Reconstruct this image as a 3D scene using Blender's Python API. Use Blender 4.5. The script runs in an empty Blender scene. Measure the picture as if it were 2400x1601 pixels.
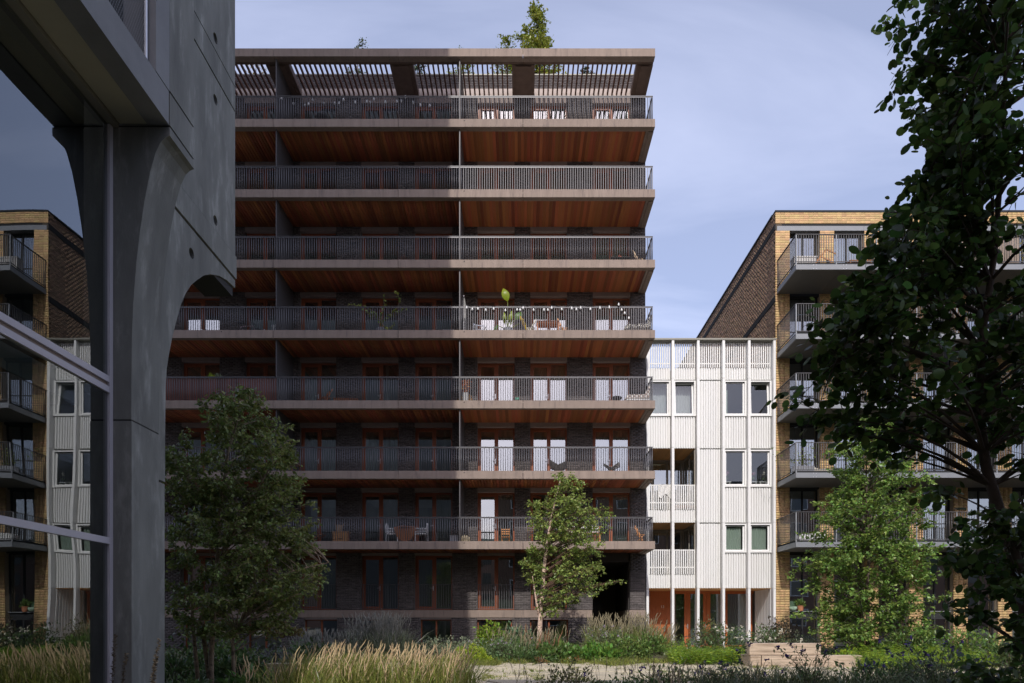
import bpy, math, random
import numpy as np
from mathutils import Vector, Matrix

# ---------------------------------------------------------------- camera, sky, sun, exposure
SC = bpy.context.scene
COL = SC.collection
FPX, VX, VY, ZE = 1600.0, 1223.0, 1457.0, 1.3        # focal length / vanishing point in photo pixels (2400 x 1601), eye height
cam = bpy.data.cameras.new('camera')
cam.sensor_fit = 'HORIZONTAL'; cam.sensor_width = 36.0; cam.lens = 24.0
cam.shift_x = (1200.0 - VX) / 2400.0
cam.shift_y = (VY - 800.5) / 2400.0
cam.clip_start = 0.1; cam.clip_end = 3000
camo = bpy.data.objects.new('camera', cam); COL.objects.link(camo)
camo.location = (0, 0, ZE); camo.rotation_euler = (math.radians(90), 0, 0)
SC.camera = camo

SUN_TAN, SUN_SIDE = 0.757, 0.0885                     # drop per metre of depth, sideways drift per metre of depth
el = math.atan(SUN_TAN / math.hypot(1, SUN_SIDE)); az = math.atan(SUN_SIDE)
world = bpy.data.worlds.new('World'); SC.world = world; world.use_nodes = True
wn, wl = world.node_tree.nodes, world.node_tree.links
wn.clear()
wo = wn.new('ShaderNodeOutputWorld'); bg = wn.new('ShaderNodeBackground')
sky = wn.new('ShaderNodeTexSky'); sky.sky_type = 'NISHITA'; sky.sun_disc = False
sky.sun_elevation = el; sky.sun_rotation = math.radians(180) + az
sky.air_density = 1.0; sky.dust_density = 2.2; sky.ozone_density = 2.0
tc = wn.new('ShaderNodeTexCoord'); sep = wn.new('ShaderNodeSeparateXYZ')
wl.new(tc.outputs['Generated'], sep.inputs[0])
mz = wn.new('ShaderNodeMath'); mz.operation = 'MAXIMUM'; mz.inputs[1].default_value = 0.0
wl.new(sep.outputs['Z'], mz.inputs[0])
ad = wn.new('ShaderNodeMath'); ad.operation = 'ADD'; ad.inputs[1].default_value = 0.22; wl.new(mz.outputs[0], ad.inputs[0])
dv = wn.new('ShaderNodeVectorMath'); dv.operation = 'DIVIDE'
wl.new(tc.outputs['Generated'], dv.inputs[0])
cmb = wn.new('ShaderNodeCombineXYZ')
for i in range(3): wl.new(ad.outputs[0], cmb.inputs[i])
wl.new(cmb.outputs[0], dv.inputs[1])
mp = wn.new('ShaderNodeMapping'); mp.inputs['Rotation'].default_value = (0, 0, 0.42); mp.inputs['Scale'].default_value = (0.55, 1.7, 0.0)
mp.inputs['Location'].default_value = (1.9, 0.35, 0)
wl.new(dv.outputs[0], mp.inputs['Vector'])
cn = wn.new('ShaderNodeTexNoise'); cn.inputs['Scale'].default_value = 1.5; cn.inputs['Detail'].default_value = 7.0
cn.inputs['Roughness'].default_value = 0.54; cn.inputs['Distortion'].default_value = 0.7
wl.new(mp.outputs[0], cn.inputs['Vector'])
cr = wn.new('ShaderNodeMapRange'); cr.inputs['From Min'].default_value = 0.46; cr.inputs['From Max'].default_value = 0.78
cr.inputs['To Min'].default_value = 0.27; cr.inputs['To Max'].default_value = 0.60
wl.new(cn.outputs['Fac'], cr.inputs['Value'])
tint = wn.new('ShaderNodeMix'); tint.data_type = 'RGBA'; tint.blend_type = 'MULTIPLY'; tint.inputs['Factor'].default_value = 1.0
wl.new(sky.outputs[0], tint.inputs['A']); tint.inputs['B'].default_value = (1.06, 0.98, 1.06, 1)
cm = wn.new('ShaderNodeMix'); cm.data_type = 'RGBA'; wl.new(cr.outputs[0], cm.inputs['Factor'])
wl.new(tint.outputs['Result'], cm.inputs['A']); cm.inputs['B'].default_value = (6.5, 6.9, 8.9, 1)
wl.new(cm.outputs['Result'], bg.inputs['Color']); bg.inputs['Strength'].default_value = 0.15
wl.new(bg.outputs[0], wo.inputs[0])

sun = bpy.data.lights.new('sun', 'SUN'); sun.energy = 2.55; sun.angle = math.radians(0.53); sun.color = (1.0, 0.965, 0.915)
suno = bpy.data.objects.new('sun', sun); COL.objects.link(suno)
suno.rotation_euler = Vector((SUN_SIDE, 1, -SUN_TAN)).to_track_quat('-Z', 'Y').to_euler()
suno.location = (-4, -40, 34)

SC.render.engine = 'CYCLES'
SC.view_settings.view_transform = 'Standard'; SC.view_settings.look = 'None'
SC.view_settings.exposure = 0.12; SC.view_settings.gamma = 1.0; SC.view_settings.use_curve_mapping = False
SC.cycles.use_denoising = True
SC.cycles.max_bounces = 8; SC.cycles.transparent_max_bounces = 12

# ---------------------------------------------------------------- helpers
RND = random.Random(7); NP = np.random.default_rng(11)
def PX(px, Y): return (px - VX) * Y / FPX
def PZ(py, Y): return ZE + (VY - py) * Y / FPX
def P3(px, py, Y): return Vector((PX(px, Y), Y, PZ(py, Y)))

def tag(o, label=None, cat=None, group=None, kind=None):
    if label: o['label'] = label
    if cat: o['category'] = cat
    if group: o['group'] = group
    if kind: o['kind'] = kind
    return o
def link(o, parent=None):
    COL.objects.link(o)
    if parent is not None:
        o.parent = parent
        base = parent
        while base.parent is not None: base = base.parent
        if parent.parent is None and parent.type == 'EMPTY':
            o.matrix_parent_inverse = Matrix.LocRotScale(parent.location, parent.rotation_euler, parent.scale).inverted()
    return o
def thing(name, label, cat, loc=(0, 0, 0), group=None):
    o = bpy.data.objects.new(name, None); o.empty_display_size = 0.2
    o.location = loc; COL.objects.link(o)
    return tag(o, label, cat, group)

def fastmesh(name, V, F, nper, rnd=None, smooth=False):
    """V (n,3); F flat (m,nper) array of indices."""
    V = np.asarray(V, dtype=np.float32).reshape(-1, 3); F = np.asarray(F, dtype=np.int32).reshape(-1, nper)
    me = bpy.data.meshes.new(name)
    me.vertices.add(len(V)); me.vertices.foreach_set('co', V.ravel())
    me.loops.add(F.size); me.loops.foreach_set('vertex_index', F.ravel())
    me.polygons.add(len(F))
    me.polygons.foreach_set('loop_start', np.arange(0, F.size, nper, dtype=np.int32))
    me.polygons.foreach_set('loop_total', np.full(len(F), nper, dtype=np.int32))
    if smooth: me.polygons.foreach_set('use_smooth', np.ones(len(F), dtype=bool))
    me.update(calc_edges=True)
    if rnd is not None:
        a = me.attributes.new('rnd', 'FLOAT', 'FACE'); a.data.foreach_set('value', np.asarray(rnd, dtype=np.float32))
    return me
def obj(name, me, mat, parent=None, kind=None):
    o = bpy.data.objects.new(name, me)
    if mat is not None and not me.materials: me.materials.append(mat)
    link(o, parent)
    if kind: o['kind'] = kind
    return o

class MB:
    """collects faces of one part, builds them as one mesh object"""
    def __init__(s): s.v = []; s.f = []; s.r = []; s.m = []
    def add(s, vs, fs, rnd=0.0, mi=0):
        n = len(s.v); s.v += [tuple(v) for v in vs]
        for f in fs: s.f.append(tuple(i + n for i in f)); s.r.append(rnd); s.m.append(mi)
        return s
    def box(s, x0, x1, y0, y1, z0, z1, rnd=0.0, mi=0, back=True):
        x0, x1 = min(x0, x1), max(x0, x1); y0, y1 = min(y0, y1), max(y0, y1); z0, z1 = min(z0, z1), max(z0, z1)
        v = [(x0,y0,z0),(x1,y0,z0),(x1,y1,z0),(x0,y1,z0),(x0,y0,z1),(x1,y0,z1),(x1,y1,z1),(x0,y1,z1)]
        f = [(0,3,2,1),(4,5,6,7),(0,1,5,4),(1,2,6,5),(3,0,4,7)]
        if back: f.append((2,3,7,6))
        return s.add(v, f, rnd, mi)
    def beam(s, a, b, w, h=None, up=(0,0,1), rnd=0.0, mi=0):
        a, b = Vector(a), Vector(b); h = h or w
        d = (b - a).normalized(); u = Vector(up)
        if abs(d.dot(u)) > .98: u = Vector((0, 1, 0))
        sd = d.cross(u).normalized() * w / 2; uu = sd.cross(d).normalized() * h / 2
        v = [a-sd-uu, a+sd-uu, a+sd+uu, a-sd+uu, b-sd-uu, b+sd-uu, b+sd+uu, b-sd+uu]
        return s.add(v, [(0,1,2,3),(7,6,5,4),(0,4,5,1),(1,5,6,2),(2,6,7,3),(3,7,4,0)], rnd, mi)
    def tube(s, pts, rad, n=6, cap=True, rnd=0.0, mi=0):
        pts = [Vector(p) for p in pts]
        if not hasattr(rad, '__len__'): rad = [rad] * len(pts)
        rings = []; ref = Vector((0.31, 0.17, 0.94))
        for i, p in enumerate(pts):
            d = (pts[min(i+1, len(pts)-1)] - pts[max(i-1, 0)])
            d = d.normalized() if d.length > 1e-9 else Vector((0,0,1))
            a = d.cross(ref)
            if a.length < .05: a = d.cross(Vector((1,0,0)))
            a.normalize(); b = d.cross(a)
            rings.append([p + (a*math.cos(t) + b*math.sin(t)) * rad[i] for t in [2*math.pi*k/n for k in range(n)]])
        v = [q for r in rings for q in r]; f = []
        for i in range(len(pts)-1):
            for k in range(n):
                k2 = (k+1) % n
                f.append((i*n+k, i*n+k2, (i+1)*n+k2, (i+1)*n+k))
        if cap: f.append(tuple(range(n-1, -1, -1))); f.append(tuple((len(pts)-1)*n+k for k in range(n)))
        return s.add(v, f, rnd, mi)
    def lathe(s, prof, c=(0,0,0), n=16, rnd=0.0, mi=0):
        v = []; f = []
        for r, z in prof:
            for k in range(n):
                t = 2*math.pi*k/n; v.append((c[0]+r*math.cos(t), c[1]+r*math.sin(t), c[2]+z))
        for i in range(len(prof)-1):
            for k in range(n):
                k2 = (k+1) % n; f.append((i*n+k, i*n+k2, (i+1)*n+k2, (i+1)*n+k))
        f.append(tuple(range(n-1,-1,-1))); f.append(tuple((len(prof)-1)*n+k for k in range(n)))
        return s.add(v, f, rnd, mi)
    def extrude(s, poly, axis, a, b, rnd=0.0, mi=0):
        """poly: list of 2D points; axis 'x' -> (y,z) pairs, 'y' -> (x,z), 'z' -> (x,y)"""
        n = len(poly)
        mk = {'x': lambda p, t: (t, p[0], p[1]), 'y': lambda p, t: (p[0], t, p[1]), 'z': lambda p, t: (p[0], p[1], t)}[axis]
        v = [mk(p, a) for p in poly] + [mk(p, b) for p in poly]
        f = [tuple(range(n)), tuple(range(2*n-1, n-1, -1))]
        for k in range(n): f.append((k, k+n, (k+1) % n + n, (k+1) % n))
        return s.add(v, f, rnd, mi)
    def build(s, name, mat, parent=None, kind=None, smooth=False, mats=None, fixn=False):
        me = bpy.data.meshes.new(name); me.from_pydata(s.v, [], s.f)
        at = me.attributes.new('rnd', 'FLOAT', 'FACE'); at.data.foreach_set('value', np.asarray(s.r, dtype=np.float32))
        for m in (mats or [mat]): me.materials.append(m)
        if mats: me.polygons.foreach_set('material_index', np.asarray(s.m, dtype=np.int32))
        if smooth: me.polygons.foreach_set('use_smooth', np.ones(len(me.polygons), dtype=bool))
        if fixn:
            import bmesh
            bm = bmesh.new(); bm.from_mesh(me); bmesh.ops.recalc_face_normals(bm, faces=bm.faces); bm.to_mesh(me); bm.free()
        me.update()
        return obj(name, me, None, parent, kind)

_cube = {}
def cube_mesh(mat):
    if mat.name not in _cube:
        h = .5
        V = [(-h,-h,-h),(h,-h,-h),(h,h,-h),(-h,h,-h),(-h,-h,h),(h,-h,h),(h,h,h),(-h,h,h)]
        F = [(0,3,2,1),(4,5,6,7),(0,1,5,4),(1,2,6,5),(2,3,7,6),(3,0,4,7)]
        me = fastmesh('piece', V, F, 4); me.materials.append(mat); _cube[mat.name] = me
    return _cube[mat.name]
def boxes_mesh(name, B, faces=6):
    """B: (n,6) x0 x1 y0 y1 z0 z1 -> one mesh"""
    B = np.asarray(B, dtype=np.float32); n = len(B)
    x0, x1, y0, y1, z0, z1 = B.T
    V = np.stack([np.stack(c, 1) for c in ((x0,y0,z0),(x1,y0,z0),(x1,y1,z0),(x0,y1,z0),(x0,y0,z1),(x1,y0,z1),(x1,y1,z1),(x0,y1,z1))], 1)
    F = np.array([(0,1,5,4),(0,3,2,1),(4,5,6,7),(1,2,6,5),(3,0,4,7),(2,3,7,6)][:faces], dtype=np.int32)
    FF = (F[None] + (np.arange(n) * 8)[:, None, None]).reshape(-1, 4)
    return fastmesh(name, V.reshape(-1, 3), FF, 4, np.repeat(NP.random(n), len(F)))
def pieces(name, B, mat, parent, limit=300):
    """the first `limit` boxes become objects of their own sharing one mesh, the rest one joined part"""
    me = cube_mesh(mat)
    for (x0, x1, y0, y1, z0, z1) in B[:limit]:
        o = bpy.data.objects.new(name, me)
        o.location = ((x0+x1)/2, (y0+y1)/2, (z0+z1)/2); o.scale = (abs(x1-x0), abs(y1-y0), abs(z1-z0))
        link(o, parent)
    if len(B) > limit:
        obj(name, boxes_mesh(name, B[limit:]), mat, parent, 'stuff')

def copy_tree(o, parent=None, loc=None, rz=None, scale=None, label=None):
    c = o.copy(); COL.objects.link(c); c.parent = parent
    if loc is not None: c.location = loc
    if rz is not None: c.rotation_euler = (0, 0, rz)
    if scale is not None: c.scale = (scale,)*3
    if label: c['label'] = label
    for ch in list(o.children): copy_tree(ch, c)
    return c

# ---------------------------------------------------------------- materials
_M = {}
def M(name, col, rough=.6, metal=0.0, rnd=0.0, var=0.0, vscale=4.0, vstretch=(1,1,1), bump=0.0, bscale=60.0, bdet=4.0,
      spec=.5, trans=0.0, hue=0.0, col2=None, mix2=(.45,.62), scale2=3.0, coat=0.0):
    if name in _M: return _M[name]
    m = bpy.data.materials.new(name); m.use_nodes = True; _M[name] = m
    N, L = m.node_tree.nodes, m.node_tree.links
    b = N['Principled BSDF']; out = N['Material Output']
    b.inputs['Roughness'].default_value = rough; b.inputs['Metallic'].default_value = metal
    b.inputs['Specular IOR Level'].default_value = spec; b.inputs['Coat Weight'].default_value = coat
    geo = N.new('ShaderNodeNewGeometry')
    mapn = N.new('ShaderNodeMapping'); mapn.inputs['Scale'].default_value = vstretch
    L.new(geo.outputs['Position'], mapn.inputs['Vector'])
    rgb = N.new('ShaderNodeRGB'); rgb.outputs[0].default_value = (*col, 1)
    cur = rgb.outputs[0]
    if col2 is not None:
        nz = N.new('ShaderNodeTexNoise'); nz.inputs['Scale'].default_value = scale2; nz.inputs['Detail'].default_value = 6; nz.inputs['Roughness'].default_value = .65
        L.new(mapn.outputs[0], nz.inputs['Vector'])
        mr = N.new('ShaderNodeMapRange'); mr.inputs['From Min'].default_value, mr.inputs['From Max'].default_value = mix2
        L.new(nz.outputs['Fac'], mr.inputs['Value'])
        mx = N.new('ShaderNodeMix'); mx.data_type = 'RGBA'; L.new(mr.outputs[0], mx.inputs['Factor'])
        L.new(cur, mx.inputs['A']); mx.inputs['B'].default_value = (*col2, 1); cur = mx.outputs['Result']
    val = None
    if var:
        nz = N.new('ShaderNodeTexNoise'); nz.inputs['Scale'].default_value = vscale; nz.inputs['Detail'].default_value = 7; nz.inputs['Roughness'].default_value = .6
        L.new(mapn.outputs[0], nz.inputs['Vector'])
        mr = N.new('ShaderNodeMapRange'); mr.inputs['From Min'].default_value = .25; mr.inputs['From Max'].default_value = .75
        mr.inputs['To Min'].default_value = 1 - var; mr.inputs['To Max'].default_value = 1 + var
        L.new(nz.outputs['Fac'], mr.inputs['Value']); val = mr.outputs[0]
    hs = None
    if rnd or hue:
        oi = N.new('ShaderNodeObjectInfo'); at = N.new('ShaderNodeAttribute'); at.attribute_name = 'rnd'
        sm = N.new('ShaderNodeMath'); sm.operation = 'ADD'; L.new(oi.outputs['Random'], sm.inputs[0]); L.new(at.outputs['Fac'], sm.inputs[1])
        fr = N.new('ShaderNodeMath'); fr.operation = 'FRACT'; L.new(sm.outputs[0], fr.inputs[0])
        mr = N.new('ShaderNodeMapRange'); mr.inputs['To Min'].default_value = 1 - rnd; mr.inputs['To Max'].default_value = 1 + rnd
        L.new(fr.outputs[0], mr.inputs['Value'])
        if val is None: val = mr.outputs[0]
        else:
            mu = N.new('ShaderNodeMath'); mu.operation = 'MULTIPLY'; L.new(val, mu.inputs[0]); L.new(mr.outputs[0], mu.inputs[1]); val = mu.outputs[0]
        if hue:
            m3 = N.new('ShaderNodeMath'); m3.operation = 'MULTIPLY'; m3.inputs[1].default_value = 7.31; L.new(fr.outputs[0], m3.inputs[0])
            m4 = N.new('ShaderNodeMath'); m4.operation = 'FRACT'; L.new(m3.outputs[0], m4.inputs[0])
            mh = N.new('ShaderNodeMapRange'); mh.inputs['To Min'].default_value = .5 - hue; mh.inputs['To Max'].default_value = .5 + hue
            L.new(m4.outputs[0], mh.inputs['Value']); hs = mh.outputs[0]
    if val is not None or hs is not None:
        h = N.new('ShaderNodeHueSaturation'); L.new(cur, h.inputs['Color'])
        if val is not None: L.new(val, h.inputs['Value'])
        if hs is not None: L.new(hs, h.inputs['Hue'])
        cur = h.outputs[0]
    L.new(cur, b.inputs['Base Color'])
    if bump:
        nz = N.new('ShaderNodeTexNoise'); nz.inputs['Scale'].default_value = bscale; nz.inputs['Detail'].default_value = bdet
        L.new(mapn.outputs[0], nz.inputs['Vector'])
        bp = N.new('ShaderNodeBump'); bp.inputs['Strength'].default_value = bump; bp.inputs['Distance'].default_value = .01
        L.new(nz.outputs['Fac'], bp.inputs['Height']); L.new(bp.outputs[0], b.inputs['Normal'])
    if trans:
        tr = N.new('ShaderNodeBsdfTranslucent'); L.new(cur, tr.inputs['Color'])
        ms = N.new('ShaderNodeMixShader'); ms.inputs[0].default_value = trans
        L.new(b.outputs[0], ms.inputs[1]); L.new(tr.outputs[0], ms.inputs[2]); L.new(ms.outputs[0], out.inputs['Surface'])
    return m
def glass(name, tint, f0):
    """pane: mirror reflection by angle (same from both sides), else see-through"""
    m = bpy.data.materials.new(name); m.use_nodes = True; N, L = m.node_tree.nodes, m.node_tree.links; N.clear()
    out = N.new('ShaderNodeOutputMaterial'); mx = N.new('ShaderNodeMixShader')
    tr = N.new('ShaderNodeBsdfTransparent'); tr.inputs[0].default_value = (*tint, 1)
    gl = N.new('ShaderNodeBsdfGlossy'); gl.inputs['Roughness'].default_value = 0.0; gl.inputs[0].default_value = (.90, .96, 1, 1)
    lw = N.new('ShaderNodeLayerWeight'); lw.inputs[0].default_value = .5
    pw = N.new('ShaderNodeMath'); pw.operation = 'POWER'; pw.inputs[1].default_value = 4.0; L.new(lw.outputs['Facing'], pw.inputs[0])
    ml = N.new('ShaderNodeMath'); ml.operation = 'MULTIPLY_ADD'; ml.inputs[1].default_value = 1 - f0; ml.inputs[2].default_value = f0
    L.new(pw.outputs[0], ml.inputs[0]); L.new(ml.outputs[0], mx.inputs[0])
    L.new(tr.outputs[0], mx.inputs[1]); L.new(gl.outputs[0], mx.inputs[2]); L.new(mx.outputs[0], out.inputs[0])
    # slight waviness of the pane
    nz = N.new('ShaderNodeTexNoise'); nz.inputs['Scale'].default_value = 1.1; nz.inputs['Detail'].default_value = 0
    g = N.new('ShaderNodeNewGeometry'); L.new(g.outputs['Position'], nz.inputs['Vector'])
    bp = N.new('ShaderNodeBump'); bp.inputs['Strength'].default_value = .04; bp.inputs['Distance'].default_value = .05
    L.new(nz.outputs['Fac'], bp.inputs['Height']); L.new(bp.outputs[0], gl.inputs['Normal'])
    return m

FASCIA = M('pink_grey_concrete', (.30,.232,.190), .85, rnd=.06, var=.17, vscale=2.6, vstretch=(1.6,1.6,.22), bump=.25, bscale=140, col2=(.20,.158,.138), mix2=(.54,.70), scale2=5)
SOFFW = M('soffit_wood', (.345,.108,.040), .55, rnd=.38, hue=.012, var=.10, vscale=3, vstretch=(8,.4,1), spec=.35)
DBRICK = M('dark_brick', (.105,.09,.087), .8, rnd=.30, var=.2, vscale=30, bump=.3, bscale=90)
DMORT = M('dark_mortar', (.20,.18,.168), .95, var=.1)
RWOOD = M('red_brown_wood', (.26,.077,.032), .45, rnd=.08, var=.14, vscale=6, vstretch=(6,6,.5), spec=.4)
RAIL = M('grey_rail_steel', (.115,.112,.118), .42, metal=.3, spec=.5)
FIN = M('divider_metal', (.095,.09,.093), .5, metal=.2, var=.06)
LINTEL = M('lintel_concrete', (.29,.235,.21), .85, var=.1, vscale=5, bump=.15)
PERG = M('pergola_wood', (.165,.075,.045), .6, rnd=.15, var=.12, vscale=5, vstretch=(5,.6,5))
PERGB = M('pergola_concrete', (.17,.115,.09), .8, var=.2, vscale=4, bump=.2)
GLASS = glass('window_glass', (.55,.60,.58), .33)
TGLASS = glass('shop_glass', (.42,.47,.46), .21)
WGLASS = glass('pale_window_glass', (.72,.75,.73), .10)
CURT = M('curtain_cloth', (.36,.37,.32), .9, rnd=.16, var=.05, trans=.25)
CURTG = M('grey_green_curtain', (.27,.32,.28), .9, rnd=.1, trans=.2)
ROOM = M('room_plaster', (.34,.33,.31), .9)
ROOMF = M('room_floor', (.22,.15,.09), .6)
STEELH = M('bright_steel', (.62,.62,.63), .3, metal=.7)
WHITE = M('white_timber', (.75,.748,.725), .6, rnd=.035, var=.045, vscale=6, vstretch=(5,5,.4), bump=.12, bscale=70)
WHITEP = M('white_post_paint', (.80,.795,.77), .5, var=.03, vscale=3)
WHITEB = M('panel_back_dark', (.10,.10,.098), .8)
CAPM = M('olive_cap_metal', (.24,.23,.19), .5, metal=.2)
OAK = M('warm_ceiling_wood', (.60,.30,.10), .5, rnd=.16, var=.1, vscale=6, vstretch=(6,.6,1))
DOORW = M('orange_door_wood', (.42,.115,.032), .45, var=.12, vscale=8, vstretch=(6,6,.4))
TAUPE = M('taupe_frame', (.30,.27,.22), .5)
YBRICK = M('yellow_brick', (.54,.36,.168), .75, rnd=.17, hue=.014, var=.12, vscale=30, bump=.2, bscale=90)
YMORT = M('yellow_mortar', (.48,.38,.27), .95, var=.08)
BBRICK = M('brown_brick', (.29,.19,.125), .85, rnd=.22, hue=.012, var=.2, vscale=25, bump=.5, bscale=60)
BMORT = M('brown_mortar', (.10,.08,.06), .95)
YSTEEL = M('grey_painted_steel', (.235,.245,.255), .45, metal=.15, var=.05)
YDARK = M('charcoal_frame', (.04,.041,.043), .85, spec=.15)
YSOFF = M('grey_soffit_panel', (.15,.15,.145), .6, rnd=.05)
YRAIL = M('dark_rail_steel', (.10,.098,.098), .45, metal=.3)
CONC = M('green_grey_concrete', (.200,.204,.186), .8, rnd=.08, var=.34, vscale=1.5, vstretch=(1.5,1.5,.45), bump=.35, bscale=38, bdet=8, col2=(.33,.335,.31), mix2=(.53,.72), scale2=3.1)
CONCD = M('dark_concrete', (.235,.24,.245), .75, rnd=.05, var=.16, vscale=2, bump=.2, bscale=45)
SOFFO = M('olive_soffit_panel', (.46,.43,.31), .6, var=.04)
ALU = M('lilac_grey_aluminium', (.56,.53,.56), .40, metal=.0, var=.04)
BLACK = M('matt_black', (.018,.018,.019), .6)
TIMBER = M('weathered_timber', (.55,.43,.32), .8, var=.28, vscale=5, vstretch=(.4,9,9), bump=.6, bscale=26, col2=(.27,.19,.13), mix2=(.50,.68), scale2=3)
STONE = M('pale_flagstone', (.56,.48,.34), .85, rnd=.13, var=.14, vscale=2.5, bump=.4, bscale=25)
SOIL = M('soil_and_litter', (.075,.058,.04), .95, var=.35, vscale=9, bump=.8, bscale=30, col2=(.10,.105,.045), mix2=(.46,.6), scale2=1.4)
TERRA = M('terracotta', (.50,.20,.10), .8, var=.1)
ORNW = M('orange_garden_wood', (.52,.23,.075), .55, rnd=.12, var=.12, vscale=8)
BRNW = M('brown_garden_wood', (.32,.13,.06), .6, rnd=.15, var=.12, vscale=8)
WPLAS = M('white_plastic', (.80,.80,.79), .45)
GPLAS = M('grey_plastic', (.30,.31,.33), .55)
CLOTHW = M('white_cloth', (.80,.79,.76), .9, trans=.15)
BULB = M('frosted_bulb', (.82,.81,.78), .25, spec=.7)
# ================================================================ GROUND AND PATH (setting)
def mound(x, y):
    """gentle raised planting beds in front of the houses"""
    def sm(a, b, v):
        t = np.clip((v - a) / (b - a), 0, 1); return t*t*(3-2*t)
    h = .34 * sm(21.0, 23.2, y) * (1 - sm(28.2, 30.5, y)) * sm(-9, -4.5, x) * (1 - sm(4.6, 6.0, x))
    h += .16 * sm(19.6, 21.5, y) * (1 - sm(28, 30.5, y)) * sm(6.0, 7.5, x)
    h += .10 * np.sin(x*1.3 + 2) * np.sin(y*.9) * .3
    return h
gx = np.concatenate([[-1500, -400, -120, -60], np.linspace(-30, 40, 141), [70, 130, 400, 1500]])
gy = np.concatenate([[-1500, -400, -120, -40], np.linspace(-10, 60, 141), [90, 150, 400, 2000]])
GX, GY = np.meshgrid(gx, gy)
GZ = mound(GX, GY)
nx, ny = len(gx), len(gy)
idx = np.arange(nx*ny).reshape(ny, nx)
gf = np.stack([idx[:-1,:-1], idx[:-1,1:], idx[1:,1:], idx[1:,:-1]], -1).reshape(-1, 4)
ground = obj('ground', fastmesh('ground', np.stack([GX, GY, GZ], -1), gf, 4, smooth=True), SOIL, None, 'structure')
def gz(x, y): return float(mound(np.float64(x), np.float64(y)))

path = thing('path', 'irregular pale flagstone path crossing the courtyard garden', 'path', (0, 17.5, 0))
path['kind'] = 'structure'
jm = MB(); jm.add([(-4.5,13.2,.03),(14,13.2,.03),(14,21.0,.03),(-4.5,21.0,.03)], [(0,1,2,3)])
jm.build('joint_bed', M('mossy_joints', (.045,.05,.022), .95, var=.4, vscale=8, bump=.6, bscale=40), path)
rs = random.Random(5); STONE_EDGES = []
cw, ch = 1.12, .80
gp = {}
for i in range(-6, 15):
    for j in range(0, 11):
        gp[i, j] = ((i + (.5 if j % 2 else 0)) * cw + rs.uniform(-.30, .30), 13.0 + j*ch + rs.uniform(-.22, .22))
for i in range(-6, 14):
    for j in range(0, 10):
        c = [gp[i, j], gp[i+1, j], gp[i+1, j+1], gp[i, j+1]]
        cx = sum(p[0] for p in c)/4; cy = sum(p[1] for p in c)/4
        if not (-4.3 < cx < 13.5 and 13.4 < cy < 20.8): continue
        poly = []
        for a in range(4):                      # five to eight uneven corners per stone
            p, q = c[a], c[(a+1) % 4]
            ins = .875
            poly.append((cx + (p[0]-cx)*ins + rs.uniform(-.03,.03), cy + (p[1]-cy)*ins + rs.uniform(-.03,.03)))
            if rs.random() < .7:
                t = rs.uniform(.3, .7); mx_, my_ = p[0]+(q[0]-p[0])*t, p[1]+(q[1]-p[1])*t
                k = ins + rs.uniform(-.05, .035); poly.append((cx + (mx_-cx)*k, cy + (my_-cy)*k))
        top = .055 + rs.uniform(-.008, .010); n = len(poly)
        m = MB(); inn = [(cx+(x-cx)*.975, cy+(y-cy)*.975) for x, y in poly]
        m.add([(x, y, .0) for x, y in poly] + [(x, y, top-.012) for x, y in poly] + [(x, y, top + rs.uniform(-.003,.003)) for x, y in inn],
              [(k, (k+1) % n, (k+1) % n + n, k+n) for k in range(n)] + [(k+n, (k+1) % n+n, (k+1) % n + 2*n, k+2*n) for k in range(n)] + [tuple(range(2*n, 3*n))])
        m.build('flagstone', STONE, path)
        STONE_EDGES.extend((poly[q], poly[(q+1) % n]) for q in range(n))

# ================================================================ DARK BRICK APARTMENT BLOCK
YF, YW = 29.1, 31.4                     # balcony fronts, wall plane
XL, XR = -18.0, 5.69
FL = [4.73 + 3.0*k for k in range(7)]   # balcony floor heights
TH = .336
dark = thing('apartment_building', 'tall dark brick apartment block with stacked full-width balconies and timber soffits', 'building', (-6, YW, 0))
OPEN = [(PX(a, YW), PX(b, YW)) for a, b in ((330,382),(426,515),(574,662),(703,788),(847,934),(972,1060),(1119,1206),(1243,1329),(1389,1477))]
JOINTS = [XL] + [PX(p, YF) for p in (346, 640, 933, 1225.7)] + [XR]
FINX = [PX(647.6, 29.25), PX(1077.5, 29.25)]

# --- floor slabs: concrete edge pieces between the joints, timber boards underneath
soff = []
for k in range(6, -1, -1):
    z1 = FL[k]; z0 = z1 - TH
    for a, b in zip(JOINTS[:-1], JOINTS[1:]):
        g = .010
        m = MB()
        m.box(a+g, b-g, YF, YF+.20, z0, z1)                     # fascia
        m.box(a+g, b-g, YF+.20, YF+.32, z0+.03, z1-.02)         # stepped lip
        m.box(a+g, b-g, YF+.32, YW-.002, z0+.16, z1-.03)        # slab
        if b == XR:
            m.box(b-.22, b-g-.001, YF+.321, YW-.003, z0+.001, z0+.155)
            m.box(b-.34, b-.225, YF+.322, YW-.004, z0+.031, z0+.154)
        m.build('balcony_slab', FASCIA, dark)
    dk = MB()                                                     # pale deck tiles added on the balcony floor to bounce sun onto the soffits
    for a, b in zip([XL]+FINX, FINX+[XR-.24]): dk.box(a+.03, b-.03, YF+.22, YW-.01, z1-.029, z1-.008)
    dk.build('balcony_floor', M('bounce_deck_tile', (.62,.57,.51), .8, var=.1), dark)
    x = XR - .355
    while x > XL + .1:
        soff.append((x-.132, x, YF+.33, YW-.004, z0+.058, z0+.085)); x -= .138
right = [s for s in soff if s[0] > -2.8 ]; left = [s for s in soff if s[0] <= -2.8]
pieces('soffit_board', right + left, SOFFW, dark)

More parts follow.
